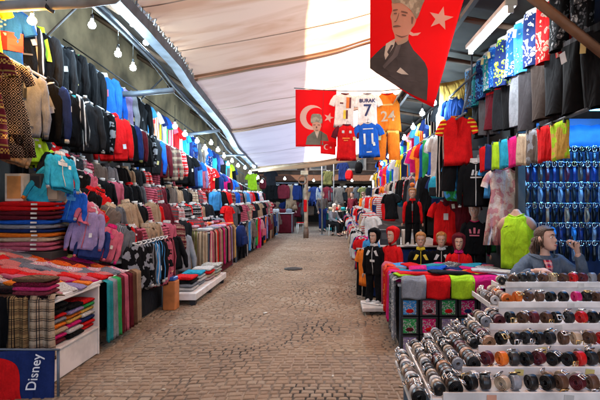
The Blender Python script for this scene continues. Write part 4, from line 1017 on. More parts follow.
while y < 19.6:
    c = tc_[k % len(tc_)]; kd = 'trousers' if k % 5 else 'backpack'
    o = garment(kd, 'trousers' if kd == 'trousers' else 'shoulder_bag', (-2.22, y, .95), R(75), (c, 'stripe_v', 'white') if k % 4 == 2 else c, 'white' if k % 2 else c, c, scale=.85 if kd == 'trousers' else 1.2)
    tag(o, '%s%s %s' % (c, ' striped' if k % 4 == 2 else '', 'trousers' if kd == 'trousers' else 'bag'), 'hung along the last left table', 'trousers' if kd == 'trousers' else 'bag', 'stock hung along the last left table', y); y += .3; k += 1
y = 11.9; k = 0
while y < 19.5:
    for x, z in ((-2.55, 1.35), (-2.85, 1.7)):
        c, tr, ds = TC[(k*5+3) % len(TC)]
        if k % 4 == 1: c, tr, ds = (('sky blue', 'white', 'sky blue top'), ('red', 'white', 'bright red top'), ('blue', 'white', 'blue top'), ('black', 'white', 'black top'))[(k//4) % 4]
        torso_thing((x+rnd.uniform(-.05, .05), y, z), R(rnd.uniform(40, 70)), c, tr, None, 'sweater' if k % 2 else 'tee', 'small mannequin torso in %s' % ds, 'over the last left table, %s row' % ('front' if x > -2.7 else 'back'), .75, joined=True); k += 1
    y += .5
# ================================================================== RIGHT SIDE
def at(px, py, Y): return Vector(((px-335)/500*Y, Y, 1.6-(py-195)/500*Y))
wd = mat('old_timber', (.14,.09,.06), .8, bump=.3, bscale=14)
b = empty('rendered_building', (3.95, 9, 0)); w = MB(); w.box((2.5, 1, 3.6), (5, 30, 7.2)); w.build('wall', mat('brown_render', (.2,.14,.1), .9, noise_amt=.25, nscale=1.2, bump=.4, bscale=10), b)
co = MB(); co.box((-.08, 1, 7.1), (.3, 30, .16), ch=.03); co.build('cornice', mat('cornice_paint', (.4,.36,.3), .8), b)
for yy in (-4, 0, 4, 8, 12):
    f = MB(); f.box((-.02, yy, 5.2), (.1, 1.1, 1.4), ch=.01); fo = f.build('window', mat('window_frame_paint', (.4,.38,.33), .6), b)
    p = MB(); p.box((-.06, yy, 5.2), (.04, .95, 1.25)); p.build('pane', mat('dark_glass', (.03,.035,.04), .1), fo)
tag(b, 'brown rendered building', 'standing behind the right row of stalls', 'building')
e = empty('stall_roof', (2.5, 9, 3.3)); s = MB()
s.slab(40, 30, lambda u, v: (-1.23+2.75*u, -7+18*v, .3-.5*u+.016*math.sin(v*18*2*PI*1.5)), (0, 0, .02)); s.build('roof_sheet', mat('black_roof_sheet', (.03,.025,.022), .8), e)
for k in range(12):
    s = MB(); y = -6.6+1.5*k; s.tube([(-1.2, y, .22), (1.45, y, -.25)], .035, 4); s.build('rafter', wd, e)
for x in (-1.15, -.5, .3): s = MB(); s.box((x, 2, .3-.18*(x+1.23)-.1), (.05, 18, .05)); s.build('purlin', dsteel, e)
s = MB(); s.slab(10, 20, lambda u, v: (-1.24-.12*u, -3+13*v, .27-.16*u+.01*math.sin(v*60)), (0.01, 0, .0)); s.build('eaves_board', mat('tan_board', (.34,.22,.13), .8), e)
tag(e, 'dark corrugated roof with tan eaves board', 'over the right stalls', 'roof')
# timber brace and posts
for a, b_, r_, ds, k in ((at(528, -6, 3.55), at(622, 68, 3.5), .035, 'thick brown timber brace across the top right corner', 0), (at(545, 10, 5.2), at(610, 60, 5.2), .03, 'thin dark timber brace behind the thick one', 1)):
    o_ = Vector(a); s = MB(); d = Vector(b_)-o_; s.tube([(0, 0, 0), d*.5, d], r_*1.15, 4); e = s.build('timber_brace', mat('red_brown_timber', (.22,.1,.05), .6, bump=.2), None, o_); tag(e, ds, 'under the right roof', 'beam')
for x, y, h, ds in ((2.13, 5.75, 3.25, 'dark square timber post left of the belt wall'), (3.3, 3.2, 3.1, 'dark timber post'), (1.95, 9.5, 3.2, 'slim dark post among the football shirts'), (1.95, 14, 3.2, 'slim dark far post')):
    s = MB(); s.box((0, 0, h/2), (.09, .09, h), ch=.008); o = s.build('roof_post', mat('dark_timber', (.06,.045,.035), .8), None, (x, y, 0)); tag(o, ds, 'holding the right roof', 'post')
# back partition boards
for x, y, sx, sy, h, ds in ((3.6, 8, .05, 16, 3.0, 'long dark board wall at the back'), ):
    s = MB(); s.box((0, 0, h/2), (sx, sy, h)); o = s.build('partition_board', mat('dark_board', (.035,.03,.028), .8), None, (x, y, 0)); tag(o, ds, 'of the right stalls', 'board')
s = MB(); s.box((0, 0, 1.45), (.05, 12.5, 2.9)); o = s.build('partition_board', mat('dark_board', (.035,.03,.028), .8), None, (2.25, 12.6, 0)); tag(o, 'dark board wall behind the hanging football shirts', 'on the right', 'board')

# fluorescent tube and the blue lamp of the belt wall
e = empty('fluorescent_lamp', (1.5, 4.9, 3.18)); s = MB(); s.cyl((0, -.62, 0), (0, .62, 0), .016, 12); s.build('tube', mat('tube_glow', (.85,.95,1), emit=14), e)
s = MB(); s.box((.0, 0, .06), (.11, 1.3, .05), ch=.01); s.build('housing', mat('housing_enamel', (.6,.62,.6), .4), e)
for yy in (-.63, .63): s = MB(); s.box((0, yy, .01), (.05, .03, .07), ch=.005); s.build('tube_holder', mat('housing_enamel', (.6,.62,.6), .4), e)
L = bpy.data.lights.new('tube_light', 'AREA'); L.shape = 'RECTANGLE'; L.size = .06; L.size_y = 1.2; L.energy = 7; L.color = (.85,.95,1); o = bpy.data.objects.new('tube_light', L); COL.objects.link(o); o.parent = e; o.location = (0, 0, -.03)
tag(e, 'lit white fluorescent tube in its housing', 'under the right roof near the swim shorts', 'lamp')
def blue_strip(loc, ln, wt):
    e = empty('strip_lamp', loc); s = MB(); s.cyl((-ln/2, 0, 0), (ln/2, 0, 0), .014, 10); s.build('tube', mat('blue_glow', (.1,.42,1), emit=5), e)
    s = MB(); s.box((0, .0, .035), (ln+.04, .05, .03), ch=.006); s.build('housing', dsteel, e)
    L = bpy.data.lights.new('strip_light', 'AREA'); L.shape = 'RECTANGLE'; L.size = ln; L.size_y = .05; L.energy = wt; L.color = (.1,.42,1)
    o = bpy.data.objects.new('strip_light', L); COL.objects.link(o); o.parent = e; o.location = (0, 0, -.02); o.rotation_euler = (R(25), 0, 0)
    tag(e, 'blue glowing strip lamp', 'above the wall of belts', 'lamp')
blue_strip((2.9, 5.25, 2.5), 1.2, 12)

# --- belt wall
e = empty('belt_wall', (2.95, 5.92, 0)); s = MB(); s.box((0, 0, 1.25), (1.6, .04, 2.5)); s.build('backing_board', mat('blue_board', (.008,.025,.09), .5), e)
s = MB(); s.slab(20, 3, lambda u, v: (-.55+1.35*u, -.05, 2.42-.28*v+.01*math.sin(40*u)), (0, -.01, 0)); s.build('blue_sheet', mat('blue_tarp', (.015,.11,.3), .6), e)
rowsz = (2.16, 1.98, 1.74, 1.5, 1.27, 1.06)
for z in rowsz:
    s = MB(); s.cyl((-.78, -.09, z), (.78, -.09, z), .009, 8)
    for x in (-.7, 0, .7): s.cyl((x, -.09, z), (x, 0, z), .008, 6)
    s.build('hook_bar', steel, e)
tag(e, 'blue lit board wall with rows of hook bars', 'behind the seated woman', 'board')
def belt_mesh(k):
    mb = MB(); mb.slab(3, 12, lambda u, v: ((u-.5)*.032, .006*math.sin(7*v+k)-.012*math.sin(PI*v), -.03-.17*v), (0, .004, 0)); mb.slab(3, 12, lambda u, v: ((u-.5)*.032, .022+.01*math.sin(PI*v), -.02-.18*v), (0, .004, 0))
    mb.tube([(0, 0, -.2), (0, .014, -.212), (0, .026, -.2)], .014, 6, flat=.2); me = mb.mesh('strap'); me.materials.append(None); return me
def buckle_mesh(k):
    mb = MB(); w, h = ((.024, .03), (.027, .027), (.02, .034))[k]; n = 14
    pts = [(w*math.copysign(abs(math.cos(a))**(.5 if k != 1 else 1), math.cos(a)), 0, h*math.copysign(abs(math.sin(a))**(.5 if k != 1 else 1), math.sin(a))) for a in [2*PI*j/n for j in range(n+1)]]
    mb.tube(pts, .0045, 6); mb.tube([(0, -.003, -h), (0, -.006, h)], .003, 5); me = mb.mesh('buckle'); me.materials.append(None); return me
BM = [belt_mesh(k) for k in range(3)]; BK = [buckle_mesh(k) for k in range(3)]
chrome = mat('chrome_buckle', (.75,.77,.8), .18, 1, noise_amt=.03); brass = mat('brass_buckle', (.7,.5,.22), .25, 1, noise_amt=.03)
def leather(c): return mat(str(c).replace(' ', '_')+'_leather' if isinstance(c, str) else 'leather', c, .35, bump=.15, bscale=90, nscale=20)
lc = ['black', 'brown', 'charcoal', 'tan', 'navy', 'black', 'maroon', 'silver', 'black', 'charcoal', 'black', 'navy', 'brown', 'black', 'sky blue']
k = 0
for ri, z in enumerate(rowsz):
    x = 2.24
    i = 0
    while x < 3.25:
        c = lc[(k*5+ri) % len(lc)] if rnd.random() > .12 else 'silver'; e = empty('hanging_belt', (x, 5.82, z-.02), (0, 0, rnd.uniform(-.35, .35)))
        inst('strap', BM[k % 3], leather(c), e); inst('buckle', BK[(k//2) % 3], chrome if k % 4 else brass, e, (0, -.012, 0))
        if z < 2.1 or x > 2.5: tag(e, '%s folded belt with %s buckle' % (c, 'chrome' if k % 4 else 'brass'), 'hanging in the %s row of the blue wall' % ('top', 'second', 'third', 'fourth', 'fifth', 'bottom')[ri], 'belt', 'belts hanging on the blue wall', x)
        else: tag(e, '%s folded belt with %s buckle' % (c, 'chrome' if k % 4 else 'brass'), 'hanging in the top row of the blue wall', 'belt', 'belts hanging on the blue wall', x)
        x += .078; k += 1; i += 1

# --- stepped white belt display
TY = [2.6, 2.84, 3.08, 3.37, 3.68, 4.0]; TZ = [.55, .60, .65, .71, .79, .88]; TX = [.56, .72, .88, 1.04, 1.2, 1.36]
tray = mat('white_tray', (.7,.68,.66), .45, noise_amt=.12, nscale=5)
e = empty('belt_display', (1.8, 3.3, 0))
for k in range(6):
    y0, z0, x0 = TY[k], TZ[k], TX[k]; y1 = TY[k+1] if k < 5 else 4.16; xr = 3.0
    s = MB(); s.box(((x0+xr)/2-1.8, (y0+y1)/2+.01-3.3, z0-.012), (xr-x0, y1-y0+.02, .022), ch=.004)
    s.box(((x0+xr)/2-1.8, y0-.006-3.3, z0+.004), (xr-x0, .012, .045), ch=.003); s.build('front_tray', tray, e)
    s = MB(); s.box(((x0+xr)/2-1.8, y0+.018-3.3, z0-.07), (xr-x0-.02, .012, .095)); s.build('riser', tray, e)
    yb = 3.5+.06*k if k < 4 else 4.15
    s = MB(); s.box((x0+.03-1.8, (y0+yb)/2-3.3, z0-.018), (.17, yb-y0, .02), ch=.004); s.box((x0-.06-1.8, (y0+yb)/2-3.3, z0-.005), (.01, yb-y0, .04), ch=.003); s.build('side_tray', tray, e)
for k in range(6):
    for j in range(5):
        s = MB(); s.box((TX[k]+.25+.4*j+.07*k-1.8, TY[k]-.016-3.3, TZ[k]-.002), (.05, .003, .034), Euler((0, rnd.uniform(-.12, .12), 0))); s.build('price_card', mat('price_card_paper', rnd.choice([(.62,.55,.2), (.6,.6,.58), (.6,.3,.2)]), .7), e)
for x in (.62, 2.9):
    for y in ((2.75, 3.4) if x < 1 else (2.75, 4.05)): s = MB(); s.box((x-1.8, y-3.3, .24), (.04, .04, .48)); s.build('leg', steel, e)
s = MB(); s.box((0, .05, .3), (2.2, 1.2, .42)); s.build('base_box', mat('grey_board', (.3,.29,.28), .7), e)
tag(e, 'white stepped tray display full of rolled belts', 'at the lower right', 'stand')
def coil_mesh(w, R0, turns, seed):
    mb = MB(); n = int(turns*18); q = random.Random(seed); ph = q.uniform(0, 6)
    def fn(u, v):
        a = v*turns*2*PI; r = .010+(R0-.010)*v*(1+.0*u); el = 1+.05*math.sin(a+ph)
        return (w*(u-.5), r*math.cos(a+ph)*el, r*math.sin(a+ph))
    P = [[Vector(fn(u, j/n)) for u in (0, .08, .92, 1)] for j in range(n+1)]; th = .0035; vs = []; 
    for j, row in enumerate(P):
        rad = Vector((0, row[0].y, row[0].z)).normalized()
        for i, p in enumerate(row): vs.append(p + rad*(th*(.6 if i in (0, 3) else 1)))
        for i, p in enumerate(row): vs.append(p - rad*th*.2)
    fs = []
    for j in range(n):
        a = j*8; b2 = a+8
        for i in range(3): fs.append((a+i, b2+i, b2+i+1, a+i+1)); fs.append((a+4+i, a+5+i, b2+5+i, b2+4+i))
        fs.append((a, a+4, b2+4, b2)); fs.append((a+3, b2+3, b2+7, a+7))
    mb.add(vs, fs, True)
    me = mb.mesh('strap'); me.materials.append(None)
    end = Vector(fn(.5, 1)); bk = MB(); ang = turns*2*PI+ph; t = Vector((0, -math.sin(ang), math.cos(ang))); rad = Vector((0, math.cos(ang), math.sin(ang)))
    c = end + rad*.007 + t*.012; W, H = w*.56, .016
    bk.tube([c+Vector((sx*W, 0, 0))+t*sy*H for sx, sy in ((-1, -1), (-1, 1), (1, 1), (1, -1), (-1, -1))], .004, 6); bk.tube([c-t*H, c+t*H+rad*.002], .0025, 5)
    mb2 = bk.mesh('buckle'); mb2.materials.append(None)
    return me, mb2
CF = [coil_mesh(.042, .040, 4, s) for s in range(4)]; CT = [coil_mesh(.03, .031, 4, s+10) for s in range(3)]
def coil(x, y, z, rz, c, mset, i, where, group, key, tilt=0, metal=chrome, R0=.040):
    e = empty('rolled_belt', (x, y, z+R0+.003), Euler((rnd.uniform(0, 6.28) if tilt is None else 0, tilt or 0, rz)))
    a, b2 = mset[i % len(mset)]; inst('strap', a, leather(c), e, (0, 0, 0), (rnd.uniform(0, 6.28), 0, 0)); inst('buckle', b2, metal, e, (0, 0, 0), e.children[0].rotation_euler)
    tag(e, '%s rolled belt' % (c if isinstance(c, str) else 'leather'), where, 'belt', group, key)
names5 = ['lowest', 'second', 'third', 'fourth', 'fifth', 'top']
fc = ['black', 'brown', 'black', 'charcoal', 'maroon', 'black', 'cream', 'brown', 'black', 'silver', 'black', 'brown', 'black', 'charcoal', 'brown', 'black', 'red']
for k in range(6):
    x = TX[k]+.17; i = 0; st = (.078, .078, .08, .08, .084, .08)[k]
    while x < min(2.9, TY[k]*.54+.12):
        c = fc[(i*(3+k % 3)+k*5) % len(fc)]
        if k == 4 and i in (0, 5): c = 'orange' if i == 0 else 'magenta'
        if k == 1 and i < 2: c = ('maroon', 'orange')[i]
        rz = R(16+rnd.uniform(-16, 24)) ; y = TY[k]+.085+rnd.uniform(-.01, .015)
        coil(x, y, TZ[k], rz, c, CF, i+k, 'on the %s front tray |' % names5[k], 'rolled belts on the front trays', x, metal=chrome if i % 3 else brass)
        if rnd.random() < .6: coil(x+.035, y+.075, TZ[k], rz+rnd.uniform(-.3, .3), rnd.choice(['white', 'cream', 'silver', 'beige']), CT, i, 'on the %s front tray |' % names5[k], 'rolled belts on the front trays', x+.045)
        x += st*(.9+.25*rnd.random()); i += 1
sc2 = ['black', 'brown', 'black', 'charcoal', 'brown', 'black', 'tan', 'black', 'brown', 'maroon', 'black', 'brown', 'charcoal', 'cream']
for k in range(6):
    yb = 3.46+.06*k if k < 4 else 4.1; y = TY[k]+.03; i = 0
    while y < yb:
        coil(TX[k]+.075, y, TZ[k]-.006, R(90)+rnd.uniform(-.08, .08), sc2[(i+3*k) % len(sc2)] if k != 4 else ['orange', 'beige', 'brown', 'cream'][i % 4], CF, i, 'in the dark column of the %s side tray |' % names5[k], 'rolled belts in the side columns', y)
        if i % 1 == 0: coil(TX[k]-.012, y+.01, TZ[k]-.006, R(90)+rnd.uniform(-.15, .15), rnd.choice(['cream', 'white', 'black', 'silver', 'black', 'taupe', 'brown']), CT, i, 'in the pale column of the %s side tray |' % names5[k], 'rolled belts in the side columns', y, R0=.031)
        y += .05; i += 1
y = 2.62; i = 0
while y < 3.3:
    coil(.44, y, .50, R(90)+rnd.uniform(-.1, .1), ['black', 'white', 'brown', 'cream'][i % 4], CF, i, 'in the outermost low column', 'rolled belts in the side columns', y); y += .052; i += 1
e = empty('side_shelf', (.445, 2.95, 0)); s = MB(); s.box((0, 0, .485), (.09, .78, .02), ch=.004); s.build('shelf_board', tray, e)
for y in (-.33, .33): s = MB(); s.box((.02, y, .24), (.03, .03, .475)); s.build('leg', steel, e)
tag(e, 'narrow low white shelf with mixed rolled belts', 'outermost on the belt display', 'shelf')

# --- clothes table in front right
table(1.3, 5.83, 1.3, 1.3, .68, 'clothes table with packaged goods on its front', 'beside the belt display', skirt=fab('charcoal'))
PK = ['sky blue', 'pink', 'green', 'magenta', 'lavender', 'sky blue']
for r_ in range(3):
    for c_ in range(6):
        e = empty('boxed_underwear', (.77+.2*c_, 5.165, .44-.19*r_+.0))
        s = MB(); s.box((0, 0, 0), (.185, .02, .18), ch=.006); s.build('black_tray', mat('black_card', (.02,.02,.022), .4), e)
        s = MB(); s.box((0, -.013, .0), (.135, .008, .145), ch=.002); s.build('printed_card', fab(PK[(c_+r_*2) % 6], 'floral', 'white', 'grey', 1.5), e)
        s = MB(); s.ball((.0, -.02, -.035), (.04, .008, .022), 10, 6); s.build('folded_garment', fab(['red', 'maroon', 'red', 'navy', 'red'][(c_+r_) % 5]), e)
        tag(e, '%s card in a black display box' % PK[(c_+r_*2) % 6], 'on the front of the clothes table, %s row' % ('top', 'middle', 'bottom')[r_], 'box', 'packaged goods on the clothes table front', c_)
for i, (c, w, ds) in enumerate((('silver', .25, 'silver grey'), ('red', .24, 'bright red'), ('lime', .235, 'lime green'), ('magenta', .3, 'deep magenta'))):
    e = empty('folded_shirt', (.8+.25*i, 5.1, .745)); s = MB()
    s.slab(10, 14, lambda u, v, w=w, i=i: ((u-.5)*w*(1+.02*math.sin(5*v)), (.2-.55*v if v < .36 else -.0-.012*math.sin(4*v+6*u)), (.02 if v < .3 else .02-.3*(v-.3)) + .006*math.sin(7*u+i)), (0, -.025, -.012))
    s.build('shirt_cloth', fab(c), e); tag(e, '%s folded shirt' % ds, 'hanging over the front edge of the clothes table', 'shirt', 'shirts over the front edge of the clothes table', i)
tcs = ['magenta', 'white', 'red', 'turquoise', 'charcoal', 'yellow', 'blue', ('white', 'stripe_v', 'black'), 'lavender', 'teal', 'pink', 'lime', 'silver', 'navy', 'red', 'sky blue', ('black', 'stripe_h', 'white'), 'orange', 'white', 'magenta']
k = 0
for j, y in enumerate((5.32, 5.5, 5.68, 5.86, 6.04, 6.22, 6.38)):
    for i in range(6):
        c = tcs[(k*7+j) % len(tcs)]; o = folded('folded_shirt', (.76+.215*i+rnd.uniform(-.03, .03), y+rnd.uniform(-.02, .02), .68+.012*((i*3+j) % 3)), (rnd.uniform(.2, .34), rnd.uniform(.14, .24), rnd.uniform(.025, .045)), rnd.uniform(-.8, .8), fab(c) if isinstance(c, str) else fab(*c), (rnd.uniform(-.08, .12), rnd.uniform(-.12, .12))); k += 1
        tag(o, '%s folded shirt' % cname(c), 'on the clothes table, %s' % ('front row', 'second row', 'third row', 'middle row', 'fifth row', 'sixth row', 'back row')[j], 'shirt', 'folded shirts on the clothes table', i)
for i, (y, c, ds, L_) in enumerate(((5.2, ('silver', 'floral', 'white', 'grey'), 'grey floral', .62), (5.42, ('grey', 'floral', 'silver', 'black'), 'dark grey floral', .6), (5.64, 'magenta', 'magenta', .55), (5.86, 'red', 'red', .5), (6.1, ('red', 'floral', 'orange', 'magenta'), 'red and orange flowered', .55), (6.32, 'pink', 'pink', .5))):
    o = scarf((.62, y, .74), R(-90), .2, L_, fab(c) if isinstance(c, str) else fab(*c), name='side_cloth', seed=i+1); tag(o, ds+' cloth', 'hanging down the street side of the clothes table', 'cloth', 'cloths down the side of the clothes table', y)
for i, (c, x, rz) in enumerate((('lime', .82, .5), ('red', .86, .35), ('charcoal', 1.2, .2), ('white', 1.65, -.1))):
    o = folded('folded_shirt', (x, 5.26, .745+.012*i), (.42, .14, .035), rz-.1, fab(c), (0, .05)); tag(o, '%s rolled up shirt' % c, 'along the front edge of the clothes table', 'shirt', None, i)

# --- mannequins with heads
HM = head_mesh(face=True); HM.materials.append(None)
def kid(loc, rz, top, trim, legs, hair, ds, where, sc=1.0, hood=None, pr=None, bow=False, kind='jacket', stand=True):
    """child mannequin about 1.1 m tall, feet at loc"""
    e = empty('child_mannequin', loc, (0, 0, rz), (sc, sc, sc)); sk = mat('mannequin_skin', (.44,.25,.17), .45)
    h = inst('head', HM, sk, e, (0, 0, .97), scale=(.82, .85, .86)); Mh = Matrix.Translation((0, 0, .97)) @ Matrix.Scale(.84, 4)
    if not hood: face_parts(e, Mh, brow=hair or 'brown')
    else: face_parts(e, Mh)
    if hood:
        hb = hair_cap(1.25, back=-.13, z_face=.085); o = hb.build('hood', fab(hood), e, (0, .0, .96)); o.scale = (.98, 1.0, 1.0)
    elif hair:
        o = hair_cap(1.16).build('hair', mat('wig_hair', (.45,.17,.04) if hair == 'orange' else hair, .8, bump=1, bscale=45), e, (0, 0, .97)); o.scale = (.86, .87, .88)
        if bow: s = MB(); s.ball((0, .0, 1.13), (.05, .05, .045)); s.build('hair_bun', mat('wig_hair', hair, .7, bump=.8, bscale=60), e)
    seed = 2
    M = {'main': fab(top) if isinstance(top, str) else fab(*top), 'trim': fab(trim), 'sleeve': fab(trim) if kind == 'jacket' and trim in ('red', 'maroon') else (fab(top) if isinstance(top, str) else fab(*top)), 'tie': fab(trim)}
    for nm, me, role in garment_meshes(kind, seed, 2.0):
        if nm != 'hood': inst(nm, me, M[role], e, (0, 0, .845), scale=(.66, .8, .66))
    for nm, me, role in garment_meshes('trousers', seed, 2.0):
        if nm != 'drawstring': inst(nm, me, fab(legs), e, (0, 0, .47), scale=(.78, 1.1, .46))
    for s_ in (-1, 1):
        f = MB(); f.loft([[(s_*.085+.03*math.cos(a), -.03+.062*math.sin(a), z) for a in [2*PI*j/12 for j in range(12)]] for z in (.012, .035)]+[[(s_*.085+.022*math.cos(a), -.01+.03*math.sin(a), .065) for a in [2*PI*j/12 for j in range(12)]]]); f.build('shoe', fab('white'), e)
        hh = MB(); hh.ball((s_*.19, -.005, .385), (.018, .015, .032), 10, 6); hh.build('hand', sk, e)
    if stand: s = MB(); s.box((0, 0, .006), (.3, .24, .012), ch=.003); s.build('base_plate', tray, e)
    if pr:
        bf = body_fn('hoodie', .07, seed)
        for it in pr[1:]: flat_print('chest_print', it[1], mat('print_ink', it[2] if len(it) > 2 else pr[0], .6), e, lambda x, z: (x*.66, front_y(bf, x, -z)*.8-.008, .845+z*.66), 2)
    tag(e, ds, where, 'mannequin', 'child mannequins', loc[1]); return e
blocks = lambda c: (c, ('poly', [[(-.16, -.22), (-.1, -.22), (-.04, -.12), (-.1, -.1)], [(.16, -.22), (.1, -.22), (.04, -.12), (.1, -.1)]]), ('poly', rectp(-.05, -.36, .07, -.31)))
ADI = lambda c: (c, ('poly', [[(-.09, -.24), (-.05, -.24), (-.07, -.16), (-.1, -.16)], [(-.02, -.24), (.02, -.24), (.02, -.13), (-.02, -.13)], [(.09, -.24), (.05, -.24), (.07, -.16), (.1, -.16)]]), ('poly', rectp(-.09, -.29, .09, -.265)))
kid((1.2, 7.0, 0), R(-8), 'black', 'yellow', 'black', 'orange', 'orange haired child mannequin in black and yellow tracksuit', 'behind the clothes table', pr=blocks('yellow'))
kid((1.49, 7.0, 0), R(-12), 'black', 'white', 'navy', 'orange', 'orange haired child mannequin in black and white tracksuit', 'behind the clothes table', pr=blocks('white'))
kid((1.64, 6.62, 0), R(-14), 'red', 'magenta', 'black', None, 'child mannequin in red hooded coat', 'behind the clothes table', hood='maroon')
kid((.545, 6.95, .1), R(-35), 'black', 'white', 'black', None, 'child mannequin in black hooded suit by the street', 'at the corner of the clothes table', .95, hood='black', pr=blocks('white'))
kid((.78, 6.78, .1), R(-50), 'red', 'maroon', 'navy', None, 'child mannequin in bright red hoodie seen from the side', 'at the corner of the clothes table', .98, hood='red', kind='sweater')
e = empty('low_board', (.64, 6.9, 0)); s = MB(); s.box((0, 0, .07), (.55, .5, .05), ch=.006); s.build('board', tray, e)
for a in (-.2, .2): s = MB(); s.box((a, 0, .022), (.05, .4, .044)); s.build('batten', wd, e)
tag(e, 'low white board two mannequins stand on', 'beyond the clothes table', 'board')
kid((1.2, 7.75, .82), R(-10), 'black', 'red', 'black', 'orange', 'orange haired child mannequin in black and red tracksuit raised high', 'above the second right table', .83, pr=('grey', ('poly', rectp(-.02, -.3, .02, -.1))), bow=True)
kid((1.9, 6.8, .34), R(-18), 'black', 'magenta', 'black', 'white', 'white haired mannequin in black sweatshirt with pink emblem', 'left of the lime vest', 1.08, pr=ADI('pink'), kind='sweater')
# second right table with boxes
table(1.1, 8.5, 1.3, 1.5, .82, 'white table with upright boxes on it', 'second in the right row', skirt=fab('navy'))
for i, (x, w, c, ds) in enumerate(((.6, .16, (.02,.08,.35), 'blue'), (.775, .14, (.02,.02,.025), 'black'), (.9, .08, (.3,.3,.32), 'grey'), (.99, .06, (.03,.03,.03), 'narrow black'), (1.2, .3, (.6,.52,.44), 'wide cream'))):
    e = empty('gift_box', (x, 7.85, .822)); s = MB(); s.box((0, 0, .12), (w, .14, .23), ch=.004); s.build('carton', mat('carton_'+ds.replace(' ', '_'), c, .5), e)
    s = MB(); s.box((0, -.072, .14), (w*.7, .004, .1)); s.build('printed_panel', mat('carton_panel', tuple(min(.8, v*1.7+.05) for v in c), .5), e); tag(e, ds+' upright gift box', 'on the front of the second right table', 'box', None, i)
for i, (y, x, c, kd, z) in enumerate(((7.5, .42, 'orange', 'tee', .72), (7.45, .5, 'sky blue', 'sweater', .86), (7.7, .4, 'black', 'trousers', .7), (7.95, .42, 'red', 'tee', .84), (8.2, .42, 'turquoise', 'tee', .8), (8.5, .42, 'magenta', 'sweater', .84), (8.8, .42, 'navy', 'tee', .8), (9.1, .42, 'white', 'sweater', .84), (9.4, .4, 'pink', 'tee', .8), (9.8, .42, 'black', 'sweater', .84), (10.2, .42, 'white', 'tee', .86), (10.6, .42, 'red', 'tee', .86), (11.1, .42, 'cream', 'sweater', .86), (11.7, .42, 'pink', 'tee', .86), (12.3, .42, 'blue', 'tee', .86), (13, .42, 'maroon', 'sweater', .86), (14, .42, 'white', 'tee', .86), (15, .42, 'red', 'tee', .86), (16, .42, 'black', 'sweater', .86), (17, .42, 'pink', 'tee', .86), (18, .42, 'navy', 'tee', .86))):
    o = garment(kd, {'tee': 't_shirt'}.get(kd, kd), (x+rnd.uniform(0, .05), y, z+.08), R(-55), c, 'white', None, .78 if kd != 'trousers' else .7, fat=1.3, joined=True); tag(o, '%s %s' % (c, {'tee': 't-shirt'}.get(kd, kd)), 'hung on the street side of the right tables', {'tee': 't shirt'}.get(kd, kd), 'clothes hung down the right tables', y)
table(1.15, 14.6, 1.3, 9.4, .8, 'very long far table crowded with dressed torsos', 'last in the right row', skirt=fab('maroon'))
def rtorso(loc, rz, c, tr, ds, where, sc=.75, kd='sweater', cap='white'):
    e = garment(kd, 'mannequin_torso', loc, rz, c, tr, None, scale=sc, fat=2.4, joined=True); s = MB(); s.tube([(0, 0, -.06), (0, 0, .03), (0, 0, .05)], [.06, .052, .056], 12); s.build('neck_stump', mat('mannequin_shell', 'white' if cap == 'white' else 'tan', .35), e)
    tag(e, ds, where, 'mannequin', 'mannequin torsos on the right stalls', loc[1])
RC = [('white', 'red', 'white and red top'), (('red', 'knit', 'white'), 'white', 'red knit'), ('pink', 'white', 'pink top'), (('white', 'stripe_h', 'red'), 'white', 'white and red striped top'), ('black', 'white', 'black top'), ('orange', 'white', 'orange top'), ('cream', 'maroon', 'cream top'), ('red', 'white', 'red top'), (('white', 'floral', 'magenta', 'navy'), 'navy', 'flowered top'), ('navy', 'red', 'navy top')]
k = 0
for x, z, wh in ((.72, 1.25, 'street row'), (1.1, 1.6, 'middle row'), (1.5, 1.95, 'back row')):
    y = 9.2+.2*(x > 1)
    while y < 19:
        c, tr, ds = RC[(k*3) % len(RC)]; rtorso((x+rnd.uniform(-.06, .06), y, z-.01*(y-9)+rnd.uniform(-.05, .05)), R(rnd.uniform(-65, -35)), c, tr, 'mannequin torso in %s' % ds, 'over the last right table, %s' % wh, kd='sweater' if k % 3 else 'tee'); k += 1; y += .55
e = empty('display_steps', (1.3, 14.2, 0)); s = MB()
for x0, z0 in ((-.2, 1.0), (.2, 1.32), (.5, 1.6)): s.box((x0+.1, 0, (.82+z0)/2), (.36, 9.2, z0-.82), ch=.01)
s.build('stepped_boards', mat('dark_board', (.035,.03,.028), .8), e); tag(e, 'dark stepped stand on the far table', 'on the right', 'stand')
# hanging football shirts, right
rail([(1.75, 6.2, 3.12), (1.75, 20, 2.9)], .014, 'upper clothes rail', 'under the right roof', steel, hooks=[((1.75, y, 3.12), (1.75, y, 3.42)) for y in (6.4, 10, 14, 18)])
rail([(1.62, 6.2, 2.62), (1.62, 20, 2.5)], .014, 'lower clothes rail', 'under the right roof', steel, hooks=[((1.62, y, 2.6), (1.75, y, 3.1)) for y in (6.4, 10, 14, 18)])
FR = [('blue', 'white', 'blue'), (('red', 'stripe_v', 'yellow'), 'yellow', 'red and yellow striped'), ('blue', 'red', 'blue and red'), (('yellow', 'stripe_v', 'navy'), 'navy', 'yellow and navy striped'), ('red', 'yellow', 'red and yellow'), ('white', 'black', 'white'), ('sky blue', 'white', 'sky blue'), ('green', 'white', 'green'), ('navy', 'yellow', 'navy'), ('orange', 'black', 'orange'), (('black', 'stripe_v', 'white'), 'white', 'black and white striped'), ('magenta', 'white', 'magenta')]
y = 7.35; k = 0
while y < 19.5:
    c, tr, ds = FR[(k*5) % len(FR)]; o = garment('jersey', 'jersey', (1.74, y, 3.05-.012*(y-6)), R(rnd.uniform(-62, -38)), c, tr, tr if k % 2 else c, .95, 1.1, joined=True, print_=('chest_print', 'white', ('text', '%d' % (7+k % 3*2), .2, .3)) if False else None); tag(o, ds+' football shirt', 'on the upper right rail', 'jersey', 'football shirts on the right rails', y); y += .42 if y < 11 else .6; k += 1
